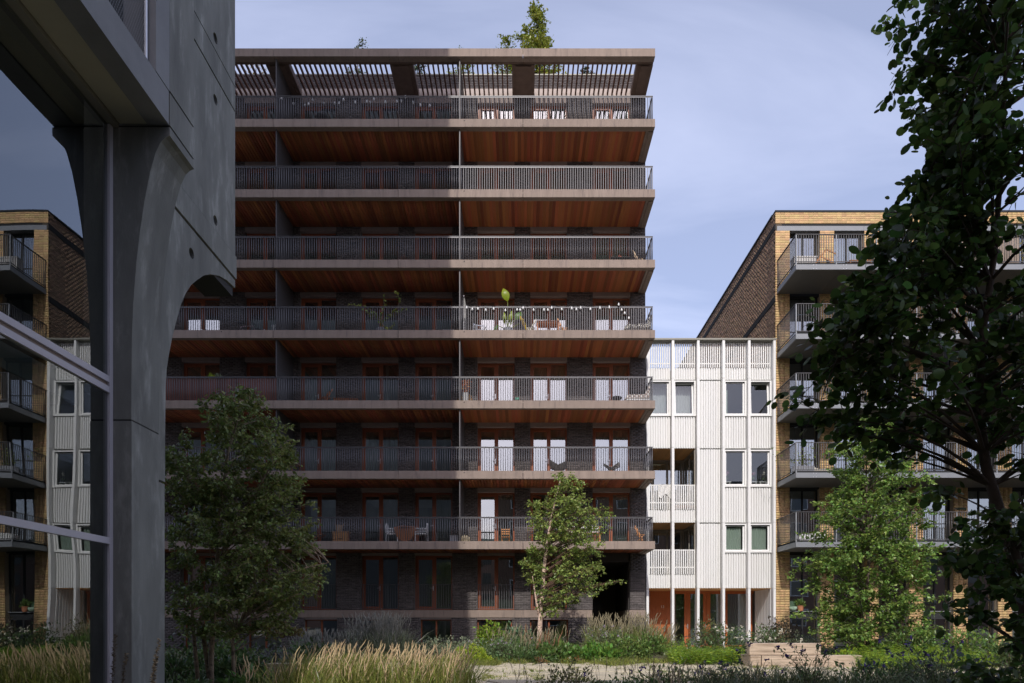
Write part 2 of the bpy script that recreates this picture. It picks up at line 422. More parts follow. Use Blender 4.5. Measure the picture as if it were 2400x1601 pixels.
# --- brick skin (real bricks) on a mortar backing
def brick_rect(x0, x1, z0, z1, yf, L=.235, H=.068, J=.012, proud=.010):
    out = []; nrow = int(round((z1-z0)/(H+J)))
    if nrow < 1: return out
    hh = (z1-z0)/nrow
    for r in range(nrow):
        za = z0 + r*hh; x = x0 - ((r % 2) * .5) * (L+J)
        while x < x1 - .01:
            a, b = max(x, x0), min(x+L, x1)
            if b - a > .02: out.append((a, b, yf-proud - RND.uniform(0,.004), yf+.03, za+J*.5, za+hh-J*.5))
            x += L+J
    return out
wall = MB(); dbr = []
def pier(x0, x1, z0, z1):
    wall.box(x0, x1, YW, YW+.34, z0, z1)
    dbr.extend(brick_rect(x0, x1, z0, z1, YW))
TOPW = 26.42
edges = [XL] + [e for o in OPEN for e in o] + [XR-.01]
for i in range(0, len(edges), 2):
    pier(edges[i], edges[i+1], 1.84, FL[0]-TH+.158)
    for k in range(7):
        top = (FL[k+1]-TH+.16) if k < 6 else 25.45
        pier(edges[i], edges[i+1], FL[k]-.02, top)
pier(XL, XR-.01, 25.795, TOPW)                                     # parapet above the pergola
BASE = [(PX(a, YW), PX(b, YW)) for a, b in ((430,520),(580,660),(712,790),(848,935),(985,1058),(1118,1200),(1242,1332))]
be = [XL] + [e for o in BASE for e in o] + [PX(1388, YW)]
for i in range(0, len(be), 2): pier(be[i], be[i+1], -.1, 1.486)
pier(PX(1475, YW), XR-.01, -.1, 1.486)
wall.build('wall', DMORT, dark)
sunny = [b for b in dbr if b[0] > -2.2 and b[5] < 3.6 and b[4] > .5]; rest = [b for b in dbr if not (b[0] > -2.2 and b[5] < 3.6 and b[4] > .5)]
pieces('brick', sunny + rest, DBRICK, dark)
# plinth band
px_ = [XL] + [PX(p, YW) for p in (816, 952, 1087, 1222)] + [PX(1388, YW)]
for a, b in zip(px_[:-1], px_[1:]):
    m = MB(); m.box(a+.005, b-.005, YW-.035, YW+.2, 1.488, 1.832); m.build('plinth_band', FASCIA, dark)
m = MB(); m.box(PX(1475, YW), XR-.012, YW-.035, YW+.2, 1.488, 1.832); m.build('plinth_band', FASCIA, dark)
m = MB(); m.box(XL, XR-.012, YW-.03, YW+.25, 25.46, 25.79); m.build('top_band', M('pale_band_concrete', (.50,.42,.37), .85, var=.1), dark)
cp = MB(); cp.box(XL, XR+.02, YW-.03, YW+.4, TOPW+.002, TOPW+.05); cp.build('parapet_cap', CAPM, dark)
# rooms, roof, gable
rm = MB()
for z in [1.62] + [f for f in FL]:
    rm.box(XL+.02, XR-.02 if z > 2 else PX(1388, YW)-.13, YW+.36, 37.0, z-.28, z-.03)
rm.box(XL+.01, XR-.02, 37.0, 37.2, 0, 25.6)
for x in (-14.1, -11.0, -7.9, -6.3, -3.6, -.9, 1.2, 2.9, 4.3): rm.box(x-.06, x+.06, YW+.6, 36.98, 4.46 if x > 2.9 else 0, 25.3)
rm.box(XL, XL+.01, YW, 37.2, 0, 25.6)
rm.build('inner_floors', ROOM, dark)
rf = MB(); rf.box(XL+.01, XR-.02, YW+.36, 46, 25.62, 26.0); rf.box(XR-.3, XR-.011, YW+.341, 46, -.1, 26.4); rf.build('roof', CONCD, dark)

# --- windows and balcony doors
def curtain(x0, x1, z0, z1, y, mat, parent, amp=.03, wl_=.11):
    n = max(6, int((x1-x0)/wl_*5)); ph = RND.uniform(0, 6)
    V = []; F = []
    for i in range(n+1):
        x = x0 + (x1-x0)*i/n; yy = y + amp*math.sin(2*math.pi*(x-x0)/wl_ + ph) + .012*math.sin(x*9)
        V += [(x, yy, z0), (x, yy, z1)]
    for i in range(n): F.append((2*i, 2*i+2, 2*i+3, 2*i+1))
    return obj('curtain', fastmesh('curtain', V, F, 4, np.full(len(F), RND.random()), smooth=True), mat, parent)
def pane(x0, x1, z0, z1, y, parent, mat=GLASS, tilt=0.0):
    V = [(x0, y, z0), (x1, y, z0), (x1, y+tilt, z1), (x0, y+tilt, z1)]
    return obj('pane', fastmesh('pane', V, [(0,1,2,3)], 4), mat, parent)
def dark_window(x0, x1, z0, z1, curt=0, handle=True, open_leaf=False, blind=0.0):
    y = YW + .20; f = MB(); w = x1-x0; t = .07
    f.box(x0, x0+t, y, y+.10, z0, z1); f.box(x1-t, x1, y, y+.10, z0, z1)
    f.box(x0+t, x1-t, y, y+.10, z1-t, z1); f.box(x0+t, x1-t, y, y+.10, z0, z0+.05)
    xm = x0 + w*.53
    f.box(xm-.045, xm+.045, y+.002, y+.098, z0+.05, z1-t)                       # middle post
    if not open_leaf:
        l0, l1 = x0+t, xm-.045
        f.box(l0, l0+.085, y-.018, y+.06, z0+.05, z1-t); f.box(l1-.085, l1, y-.018, y+.06, z0+.05, z1-t)
        f.box(l0+.085, l1-.085, y-.018, y+.06, z1-t-.11, z1-t); f.box(l0+.085, l1-.085, y-.018, y+.06, z0+.05, z0+.15)
    W = f.build('window', RWOOD, dark)
    if not open_leaf: pane(x0+t+.08, xm-.125, z0+.15, z1-t-.105, y+.03, W)
    else:                                                                         # leaf swung into the room
        g = MB(); a = Vector((x0+t, y+.08, 0)); d = Vector((.62, .55, 0))*.75
        for u0, u1, q0, q1 in ((0,.12,z0+.06,z1-t),(.88,1,z0+.06,z1-t),(.12,.88,z1-t-.11,z1-t),(.12,.88,z0+.06,z0+.16)):
            p0 = a + d*u0; p1 = a + d*u1; nn = Vector((-.55,.62,0))*.05
            g.add([(p.x, p.y, q) for q in (q0, q1) for p in (p0, p1, p1+nn, p0+nn)], [(0,1,5,4),(1,2,6,5),(2,3,7,6),(3,0,4,7),(0,3,2,1),(4,5,6,7)])
        g.build('open_leaf', RWOOD, W)
    pane(xm+.045, x1-t, z0+.05, z1-t, y+.05, W)
    if handle:
        h = MB(); hx = xm-.085; hz = z0 + 1.0
        h.box(hx-.018, hx+.018, y-.028, y-.018, hz-.12, hz+.10); h.box(hx-.13, hx+.012, y-.06, y-.04, hz-.01, hz+.012); h.box(hx-.01, hx+.01, y-.05, y-.028, hz-.009, hz+.011)
        h.build('handle', STEELH, W)
    c0, c1 = x0+.09, x1-.09
    yc = y + .24
    if curt == 1: curtain(c0, c1, z0+.04, z1-.1, yc, CURT, W)
    elif curt == 2: curtain(xm+.02, c1, z0+.04, z1-.1, yc, CURT, W)
    elif curt == 3: curtain(c0, c0+w*.3, z0+.04, z1-.1, yc, CURTG, W); curtain(c1-w*.22, c1, z0+.04, z1-.1, yc, CURTG, W)
    elif curt == 4: curtain(c0, xm-.03, z0+.04, z1-.1, yc, CURTG, W)
    elif curt == 5: curtain(c0, c1, z0+.04, z1-.1, yc, CURTG, W)
    if blind:
        b = MB(); b.box(x0+t+.09, x1-t-.02, y+.14, y+.15, z1-.1-(z1-z0)*blind, z1-.1); b.build('roller_blind', M('pale_green_blind', (.36,.46,.38), .8), W)
    return W
CUR = {6: [0,1,5,1,2,1,0,2,1], 5: [0,1,1,4,0,5,1,1,0], 4: [0,1,5,5,1,5,1,1,0], 3: [0,0,2,0,0,2,1,1,5], 2: [0,4,0,5,0,2,2,1,1], 1: [0,0,5,5,3,0,2,3,5], 0: [0,0,0,0,0,2,5,0,5]}
lint = []
for k in range(7):
    for i, (a, b) in enumerate(OPEN):
        z0 = FL[k]; z1 = (FL[k+1]-TH+.16 if k < 6 else 25.45) - .30
        if k == 6: z1 = FL[6] + 2.42
        big = (k, i) in ((6, 6), (5, 8), (4, 8))
        dark_window(a, b, z0, z1, CUR[k][i] if i < 9 else 0, handle=True, open_leaf=(k == 0 and i == 7), blind=.97 if (k, i) == (4, 8) else 0)
        lm = MB(); lm.box(a-.001, b+.001, YW-.008, YW+.3, z1+.002, (FL[k+1]-TH+.158) if k < 6 else 25.449); lm.build('lintel', LINTEL, dark)
# raised ground-floor windows with French rails
GFO = [OPEN[i] for i in range(1, 8)]
for i, (a, b) in enumerate(GFO):
    W = dark_window(a, b, 1.85, 4.34, (0,1,5,0,1,5,0)[i], handle=True)
    if i < 7:
        r = MB(); z1 = PZ(1370, YW); r.box(a-.02, b+.02, YW-.07, YW-.045, z1-.02, z1); r.box(a-.02, b+.02, YW-.07, YW-.045, 1.88, 1.90)
        r.build('window_rail', RAIL, W)
        x = a
        while x < b + .01:
            q = MB(); q.box(x-.011, x+.011, YW-.066, YW-.05, 1.90, z1-.02); q.build('baluster', RAIL, W); x += .112
    lm = MB(); lm.box(a-.001, b+.001, YW-.006, YW+.3, 4.342, FL[0]-TH+.156); lm.build('lintel', LINTEL, dark)
for a, b in BASE:                                                   # half-sunk store fronts under the plinth band
    f = MB(); y = YW+.22
    f.box(a, a+.06, y, y+.08, -.1, 1.40); f.box(b-.06, b, y, y+.08, -.1, 1.40); f.box(a+.06, b-.06, y, y+.08, 1.34, 1.40); f.box((a+b)/2-.04, (a+b)/2+.04, y, y+.08, -.1, 1.34)
    W = f.build('basement_window', RWOOD, dark)
    pane(a+.06, (a+b)/2-.04, 0, 1.34, y+.04, W); pane((a+b)/2+.04, b-.06, 0, 1.34, y+.04, W)
    l = MB(); l.box(a-.001, b+.001, YW+.03, YW+.3, 1.40, 1.487); l.build('lintel', LINTEL, dark)
# entrance passage at the right end
pg = MB(); xa, xb = PX(1388, YW), PX(1475, YW)
pg.box(xa-.12, xa, YW+.342, 36.0, -.1, 4.1); pg.box(xb, xb+.12, YW+.342, 36.0, -.1, 4.1); pg.box(xa, xb, YW+.05, 36, 4.05, 4.55); pg.box(xa, xb, 35.9, 36, -.1, 4.05)
pg.build('entrance_passage', M('passage_brick', (.05,.042,.04), .8, var=.2, vscale=20), dark)
e = MB(); e.box(xa+.05, xa+.95, 35.8, 35.9, 0, 2.4); e.build('entrance_door', M('black_green_door', (.02,.022,.02), .4), dark)
e = MB(); e.box(xb-.03, xb-.001, YW+.35, 35, 1.488, 1.832); e.build('plinth_band', FASCIA, dark)
# gas lamp style wall lights / vents: small dark boxes on piers
for k in range(7):
    for i in (4, 7):
        x = (OPEN[i][1] + OPEN[i+1][0]) / 2; z = FL[k] + 1.42
        m = MB(); m.box(x-.03, x+.03, YW-.07, YW-.018, z-.12, z+.1); m.box(x-.022, x+.022, YW-.02, YW, z-.05, z+.05); m.build('wall_light', BLACK, dark)

# --- railings
bars = []
for k in (3, 2, 5, 4, 1, 0, 6):
    z = FL[k]
    x = PX(1529, 29.2); i = 0
    while x > XL + .1:
        if min(abs(x-f) for f in FINX) > .03:
            bars.append((x-.014, x+.014, YF+.095, YF+.105, z+.002, z + (.985 if i % 2 == 0 else .955)))
        x -= .0997; i += 1
    for j in range(18):                                              # return along the right end
        y = YF + .17 + j*.115
        bars.append((PX(1529, 29.2)-.005, PX(1529, 29.2)+.005, y-.014, y+.014, z+.002, z+.985))
    m = MB(); xe = PX(1529, 29.2)+.02
    segs = [XL, FINX[0], FINX[1], xe]
    for a, b in zip(segs[:-1], segs[1:]):
        m.box(a+.03, b-(.03 if b != xe else 0), YF+.075, YF+.125, z+1.03, z+1.048); m.box(a+.03, b-.03, YF+.092, YF+.108, z+.985, z+1.03)
    m.box(xe-.05, xe, YF+.126, YW-.01, z+1.03, z+1.047); m.box(xe-.028, xe-.012, YF+.126, YW-.01, z+.985, z+1.03)
    m.build('handrail', RAIL, dark)
bars.sort(key=lambda b: 0 if b[0] > -2.6 else 1)
pieces('baluster', bars, RAIL, dark)
for k in range(7):                                                   # little rain spouts in the slab edges
    for px in (519, 1088):
        x = PX(px, YF); m = MB(); m.tube([(x, YF-.012, FL[k]-.075), (x, YF+.02, FL[k]-.075)], .022, 10); m.build('drain_spout', BLACK, dark)
# --- dividers between the flats
for k in range(7):
    z1 = (FL[k+1]-TH+.05) if k < 6 else 25.40
    for fx in FINX:
        m = MB(); m.extrude([(YF+.14, FL[k]+.002), (YW-.002, FL[k]+.002), (YW-.002, z1), (YF+.14, z1)], 'x', fx-.022, fx+.022)
        m.build('divider_fin', FIN, dark, fixn=True)
# --- pergola roof
z0, z1 = 25.40, 25.735
for a, b in zip(JOINTS[:-1], JOINTS[1:]):
    m = MB(); m.box(a+.006, b-.006, YF, YF+.30, z0, z1); m.build('pergola_edge', FASCIA, dark)
    m = MB(); m.box(a+.006, b-.006, YF+.302, YF+.50, z0+.05, z1-.03); m.build('pergola_edge_beam', PERGB, dark)
beams = [(-16.5,-15.5)] + [(c-.5, c+.5) for c in (PX(640, YF), PX(933, YF)+.05, PX(1225.7, YF)+.02)] + [(4.98, XR)]
for a, b in beams:
    m = MB(); m.box(a, b, YF+.503, YW-.035, z0+.02, z1-.02); m.box(a+.17, b-.17, YF+.503, YW-.036, z0-.04, z0+.018); m.build('pergola_cross_beam', PERGB, dark)
sl = []
for (a0, a1), (b0, b1) in zip(beams[:-1], beams[1:]):
    n = int(round((b0-a1)/.215)); st = (b0-a1)/n
    for i in range(1, n): x = a1 + i*st; sl.append((x-.03, x+.03, YF+.505, YW-.036, z0+.06, z0+.19))
sl.sort(key=lambda s: -s[0])
pieces('pergola_slat', sl, PERG, dark)
# ================================================================ WHITE TIMBER HOUSE
YH = 31.9; YB = 34.17                    # cladding plane, back of the recesses
house = thing('townhouse', 'narrow white timber house with ribbed panels between dark and yellow brick blocks', 'house', (8.7, YH, 0))
PXS = [1515.6, 1574.6, 1633.3, 1692.4, 1751.9, 1810.6]          # post centres (photo px)
PC = [PX(p, YH) for p in PXS]
hz = lambda py: PZ(py, YH)
ZT, ZG = hz(799), hz(1379.5)
Y0 = YH - .27
cuts = [hz(v) for v in (891, 1051.5, 1225.7, 1379.5)]
for i, c in enumerate(PC):
    zs = [0.0] + sorted(cuts) + [ZT-.07]
    for a, b in zip(zs[:-1], zs[1:]):
        m = MB(); m.box(c-.056, c+.056, Y0, YH+.05, a+.006, b-.006); m.build('post', WHITEP, house)
m = MB(); m.box(PC[0]-.06, PC[-1]+.09, Y0-.03, YH+.12, ZT-.065, ZT+.01); m.build('roof_edge', CAPM, house)
BAY = [(PC[i]+.058, PC[i+1]-.058) for i in range(5)]
def ribbed(i, pz0, pz1, parent=house):
    """one cladding panel: backing and standing battens"""
    a, b = BAY[i]; a += .012; b -= .012
    z0, z1 = hz(pz0), hz(pz1); m = MB()
    m.box(a, b, YH+.055, YH+.075, z0, z1, 0.5)
    n = 9; w = (b-a)/n
    for j in range(n):
        x = a + j*w; q = RND.random()
        m.extrude([(x+.004, YH+.054), (x+.008, YH-.012), (x+w-.036, YH-.012), (x+w-.032, YH+.054)], 'z', z0+.004, z1 - RND.uniform(.0, .008), q)
    return m.build('cladding_panel', WHITE, parent, fixn=True)
def slat_screen(i, p_top, p_mid, p_bot):
    a, b = BAY[i]; a += .02; b -= .02; n = 10; w = (b-a)/n
    B = [(a+j*w+.028, a+j*w+.028+.056, YH-.02, YH+.02, hz(p_bot), hz(p_top)) for j in range(n)]
    pieces('screen_slat', B, WHITEP, house)
    m = MB(); m.box(a, b, YH+.021, YH+.045, hz(p_mid)-.025, hz(p_mid)+.025); m.box(a, b, YH+.021, YH+.045, hz(p_top)-.045, hz(p_top)-.005); m.build('screen_rail', WHITEP, house)
for i in range(5):
    slat_screen(i, 804, 852, 862); ribbed(i, 890.0, 862.5)
def house_window(i, p0, p1, curt=None, tilt=0.0, dirty=False):
    a, b = BAY[i]; a += .008; b -= .008; z0, z1 = hz(p1), hz(p0); f = MB(); y = YH - .06
    for (x0, x1, q0, q1) in ((a, a+.075, z0, z1), (b-.075, b, z0, z1), (a+.075, b-.075, z1-.06, z1), (a+.075, b-.075, z0, z0+.085)):
        f.box(x0, x1, y, YH+.12, q0, q1)
    W = f.build('window', WHITEP, house)
    s = MB(); c0, c1 = a+.08, b-.08; q0, q1 = z0+.09, z1-.065; ys = YH+.02
    def sk(zz): return tilt*(zz-q0)/(q1-q0)
    for (x0, x1, u0, u1) in ((c0, c0+.05, q0, q1), (c1-.075, c1, q0, q1), (c0+.05, c1-.075, q1-.05, q1), (c0+.05, c1-.075, q0, q0+.05)):
        s.add([(x0, ys+sk(u0), u0), (x1, ys+sk(u0), u0), (x1, ys+.06+sk(u0), u0), (x0, ys+.06+sk(u0), u0), (x0, ys+sk(u1), u1), (x1, ys+sk(u1), u1), (x1, ys+.06+sk(u1), u1), (x0, ys+.06+sk(u1), u1)],
              [(0,3,2,1),(4,5,6,7),(0,1,5,4),(1,2,6,5),(2,3,7,6),(3,0,4,7)])
    s.build('sash', WHITEP, W)
    pane(c0+.05, c1-.075, q0+.05, q1-.05, ys+.03+sk(q0+.05), W, WGLASS, tilt=tilt*.95)
    sd = MB(); sd.box(c0, c1, YH+.0, YH+.018, q1-.035, q1); sd.build('shade_box', YDARK, W)
    if curt == 'w': curtain(c0+.02, c1-.02, q0, q1-.05, ys+.5, M('sheer_white', (.70,.73,.76), .9, trans=.3), W, .025, .13)
    if curt == 'g': curtain(c0+.02, c1-.1, q0, q1-.1, ys+.16, M('mint_curtain', (.50,.60,.52), .9, trans=.25), W, .03, .12)
    if curt == 'e': curtain(c0-.02, c0+.16, q0, q1-.3, ys+.2, M('mint_curtain', (.50,.60,.52), .9, trans=.25), W, .03, .10)
    return W
for i in (0, 1): house_window(i, 893, 976, 'w', tilt=.12 if i == 1 else 0)
house_window(3, 893, 976, 'e'); house_window(4, 893, 976, None, tilt=.12)
house_window(3, 1055, 1141.5); house_window(4, 1055, 1141.5)
house_window(3, 1227.8, 1295.4, 'g'); house_window(4, 1227.8, 1295.4, 'g')
for i in (0, 1): ribbed(i, 1050.5, 977.5)
for i in (3, 4): ribbed(i, 1050.5, 977.5); ribbed(i, 1224.7, 1143); ribbed(i, 1378.5, 1297)
ribbed(2, 1050.5, 892.5); ribbed(2, 1224.7, 1053); ribbed(2, 1378.5, 1227.2)
for p_top, p_mid, p_bot, p_low in ((1136, 1178, 1194.6, 1224.7), (1288, 1329.6, 1346, 1378.5)):
    for i in (0, 1): slat_screen(i, p_top, p_mid, p_bot); ribbed(i, p_low, p_bot+.5)
# loggia: floors, timber ceilings, back windows, side glazing
XA, XB = PC[0]-.05, PC[2]
for pt, pb in ((1051.5, 1225.7), (1225.7, 1379.5)):
    zt, zb = hz(pt), hz(pb)
    n = 22; w = (XB-.06-XA)/n
    pieces('ceiling_board', [(XA+j*w+.003, XA+(j+1)*w-.003, YH+.07, YB, zt-.012, zt+.02) for j in range(n)], OAK, house)
    m = MB(); m.box(XA, XB-.05, YH+.07, YB, zb+.14, zb+.24); m.build('loggia_floor', M('pale_tile', (.62,.60,.55), .7), house)
    f = MB(); xs = [XA, XA+.75, XA+1.5, XA+2.2, XB-.06]
    for x in xs: f.box(x-.05, x+.05, YB+.01, YB+.09, zb+.24, zt-.02)
    f.box(XA, XB-.05, YB+.02, YB+.08, zt-.14, zt-.03); f.box(XA, XB-.05, YB+.02, YB+.08, zb+.24, zb+.32)
    W = f.build('loggia_window', TAUPE, house)
    for a, b in zip(xs[:-1], xs[1:]): pane(a+.05, b-.05, zb+.32, zt-.14, YB+.05, W)
    curtain(XA+.75, XA+1.5, zb+.3, zt-.15, YB+.3, M('beige_sheer', (.42,.38,.31), .9, trans=.2), W)
    s = MB(); x = XB-.10
    for y in (YH+.10, YH+1.15, YB-.06): s.box(x, x+.05, y, y+.06, zb+.24, zt-.015)
    s.box(x, x+.05, YH+.16, YB-.06, zt-.11, zt-.02); s.box(x, x+.05, YH+.16, YB-.06, zb+.24, zb+.31)
    S = s.build('side_glazing', TAUPE, house)
    for a, b in ((YH+.16, YH+1.15), (YH+1.21, YB-.06)):
        obj('pane', fastmesh('pane', [(x+.025, a, zb+.31), (x+.025, b, zb+.31), (x+.025, b, zt-.11), (x+.025, a, zt-.11)], [(0,1,2,3)], 4), GLASS, S)
# ground floor, set back: soffit, door, glazing, ribbed side wall
m = MB(); m.box(XA, PC[5]+.05, YH+.07, YB+.3, ZG-.01, ZG+.05); m.build('porch_soffit', OAK, house)
pf = MB(); pf.box(XA-.4, PC[5]+.05, YH-2.2, YB+.25, -.05, .02); pf.build('porch_bounce_slab', M('pale_tile', (.62,.60,.55), .7), house)  # pale slab added to bounce light onto the door and porch soffit
bz = lambda py: PZ(py, YB)
def bx(px): return PX(px, YB)
d = MB(); d.box(bx(1512), bx(1561), YB, YB+.07, .02, ZG-.16); D = d.build('front_door', DOORW, house)
h = MB(); hx = bx(1557.5); hzz = bz(1474); h.box(hx-.03, hx+.03, YB-.02, YB-.001, hzz-.14, hzz+.13); h.box(hx-.11, hx+.01, YB-.06, YB-.04, hzz+.03, hzz+.055); h.box(hx-.012, hx+.012, YB-.05, YB-.02, hzz+.028, hzz+.056); h.build('handle', STEELH, D)
tcu = bpy.data.curves.new('number', 'FONT'); tcu.body = '13'; tcu.size = .19; tcu.extrude = .006; tcu.align_x = 'CENTER'
to = bpy.data.objects.new('tmp', tcu); COL.objects.link(to); to.rotation_euler = (math.radians(90), 0, 0)
dg = bpy.context.evaluated_depsgraph_get()
tme = bpy.data.meshes.new_from_object(to.evaluated_get(dg)); tme.transform(Matrix.Translation((bx(1552.5), YB-.012, bz(1425))) @ Matrix.Rotation(math.radians(90), 4, 'X'))
bpy.data.objects.remove(to)
tme.materials.clear(); obj('house_number', tme, M('number_white', (.75,.73,.68), .5), D)
fr = MB(); zt = ZG-.02
fr.box(bx(1561.2), bx(1568.5), YB-.01, YB+.09, .02, zt-.14)
for a, b in ((1604, 1609.5), (1610, 1618), (1648.5, 1656), (1656.5, 1665), (1695, 1705), (1757, 1763)): fr.box(bx(a), bx(b), YB, YB+.09, .02, zt-.14)
fr.box(bx(1512), bx(1766), YB-.012, YB+.10, zt-.139, zt); fr.box(bx(1569), bx(1763), YB+.01, YB+.08, .02, .12)
fr.box(bx(1568.6), bx(1575), YB+.005, YB+.085, .12, zt-.141)
G = fr.build('shop_glazing', DOORW, house)
for a, b in ((1575, 1604), (1618, 1648.5), (1665, 1695), (1705, 1757)): pane(bx(a), bx(b), .12, zt-.14, YB+.05, G, GLASS)
curtain(bx(1619), bx(1690), .05, zt-.15, YB+.25, M('grey_green_drape', (.44,.50,.46), .9, trans=.15), G); curtain(bx(1707), bx(1750), .05, zt-.15, YB+.25, M('grey_green_drape', (.44,.50,.46), .9), G)
for px in (1611.5, 1654):
    m = MB(); m.box(bx(px)-.02, bx(px)+.02, YB-.03, YB-.001, .95, 1.18); m.box(bx(px)-.12, bx(px)+.01, YB-.06, YB-.04, 1.06, 1.085); m.build('handle', STEELH, G)
for side, x in ((1, PC[5]-.06), ):
    n = 11; w = (YB-YH-.06)/n
    m = MB(); m.box(x+.03, x+.06, YH+.05, YB, .02, ZG-.012, .5)
    for j in range(n):
        y = YH+.06 + j*w
        m.extrude([(x+.029, y+.02), (x-.012, y+.03), (x-.012, y+w-.07), (x+.029, y+w-.06)], 'z', .03, ZG-.014, RND.random())
    m.build('ribbed_side_wall', WHITE, house, fixn=True)
wb = MB()
wb.box(PC[0]-.02, PC[0]+.05, YH+.06, 43, 0, hz(852)); wb.box(PC[5]-.02, PC[5]+.08, YH+.065, 43, 0, hz(852)); wb.box(PC[0]+.051, PC[5]-.021, 40, 40.1, 0, hz(875))
for v in (875, 1051.5, 1225.7): wb.box(PC[2]-.04 if v > 900 else PC[0]+.052, PC[5]-.022, YH+.15, 39.9, hz(v)-.1, hz(v)+.18)
wb.box(PC[0]+.052, PC[2]-.05, YB+.35, 39.9, hz(1051.5)+.025, hz(1051.5)+.2); wb.box(PC[0]+.052, PC[2]-.05, YB+.35, 39.9, hz(1225.7)+.025, hz(1225.7)+.2)
wb.box(PC[0]+.053, PC[5]-.023, YB+.36, 39.9, ZG+.06, ZG+.2); wb.box(PC[2]-.03, PC[2]+.03, YH+.16, 39.9, ZG+.21, hz(891))
wb.build('inner_walls', ROOM, house)

# ================================================================ YELLOW BRICK APARTMENT BLOCK
YY, YYF = 31.75, 29.5
yel = thing('apartment_building', 'yellow brick apartment block with grey steel balconies on the right, brown side wall', 'building', (16, YY, 0))
XC = PX(1817.5, YY); XE = XC + 15.5
YFL = [4.50 + 3.0*k for k in range(5)]            # undersides of the balcony edge
ZTOP = PZ(493.4, YY)
pil = [(XC + j*2.07, XC + j*2.07 + .66) for j in range(8)]
ybr = []
def stack(x0, x1, z0, z1, yf, L=.2135, J=.0065, H=.1075, proud=.008):
    n = max(1, round((x1-x0)/(L+J))); w = (x1-x0)/n; r = max(1, round((z1-z0)/(H+J))); hh = (z1-z0)/r
    return [(x0+i*w+J/2, x0+(i+1)*w-J/2, yf-proud-RND.uniform(0,.003), yf+.04, z0+q*hh+J/2, z0+(q+1)*hh-J/2) for q in range(r) for i in range(n)]
ym = MB()
zb0 = PZ(524, YY); zb1 = PZ(498, YY)
ym.box(XC+.012, XE, YY, YY+.3, zb0, zb1); par = stack(XC, XC+14.3, zb0, zb1, YY)
band0, band1 = PZ(541, YY), PZ(530, YY)
pb_ = []
for a, b in pil:
    ym.box(a+.012, b-.012, YY, YY+.45, -.1, band0)
    zs = [-.1, 4.5, 7.5, 10.5, 13.5, 16.5, band0]
    for q0, q1 in zip(zs[:-1], zs[1:]): pb_ += stack(a, b, q0, q1, YY)
    # bricks on the reveal (left side faces the opening)
ym.build('wall', YMORT, yel)
par.sort(key=lambda b: b[0]); pb_.sort(key=lambda b: (-b[4] if b[0] < XC+5 else 50))
first = [b for b in par if b[0] < XC+7]; others = [b for b in par if b[0] >= XC+7]
pieces('brick', first + pb_[:300-len(first)] + others + pb_[300-len(first):], YBRICK, yel)
m = MB(); m.box(XC-.02, XE, YY-.03, YY+.35, zb1+.002, ZTOP); m.build('roof_edge', YDARK, yel)
m = MB(); m.box(XC+.0, XE, YY+.02, YY+.3, band1+.005, zb0-.004); m.build('shadow_gap', YDARK, yel)
for a, b in ((XC+.07, XC+4.1), (XC+4.11, XC+8.2), (XC+8.21, XC+12.3), (XC+12.31, XE)):
    m = MB(); m.box(a, b, YY-.012, YY+.25, band0+.003, band1); m.build('steel_band', YSTEEL, yel)
# side wall of brown brick, receding from the corner
sb = MB(); YEND = 52.0
sb.box(XC+.012, XC+.3, YY+.012, YEND, -.1, zb1)
sb.build('side_wall', BMORT, yel)
nrow = 0; bb = []
z = PZ(860, YY)
while z < zb1 - .05:
    y = YY + (.11 if nrow % 2 else 0)
    zok = not (zb0-.02 - .26 < z < zb0 - .02) and not (16.18 < z+.05 < 16.5) and not (13.18 < z+.05 < 13.5)
    while y < 49 and zok:
        bb.append((XC - .004 - RND.uniform(0, .015), XC+.03, y+.006, y+.214, z+.006, z+.096)); y += .222
    z += .104; nrow += 1
bb.sort(key=lambda b: b[2])
pieces('side_brick', bb, BBRICK, yel)
for z in (zb0-.28, 16.2, 13.2, 10.2): 
    m = MB(); m.box(XC-.03, XC+.02, YY+.0, YEND, z, z+.26); m.build('side_band', YDARK, yel)
m = MB(); m.box(XC-.05, XC+.1, YY+.351, YEND, zb1+.003, ZTOP); m.build('side_roof_edge', YDARK, yel)
m = MB(); m.box(XC-.035, XC+.02, 37.6, 38.05, 14.4, 15.3); m.build('side_vent', YDARK, yel)
rf = MB(); rf.box(XC+.3, XE, YY+.36, YEND, zb1-.3, zb1-.05); rf.box(XE-.3, XE-.001, YY+.46, YEND, 0, zb1-.31); rf.box(XC+.31, XE-.31, 38, 38.2, 0, zb1-.31)
for z in (4.5, 7.5, 10.5, 13.5, 16.5): rf.box(XC+.31, XE-.31, YY+.5, 37.9, z+.02, z+.3)
rf.build('inner_floors', ROOM, yel)
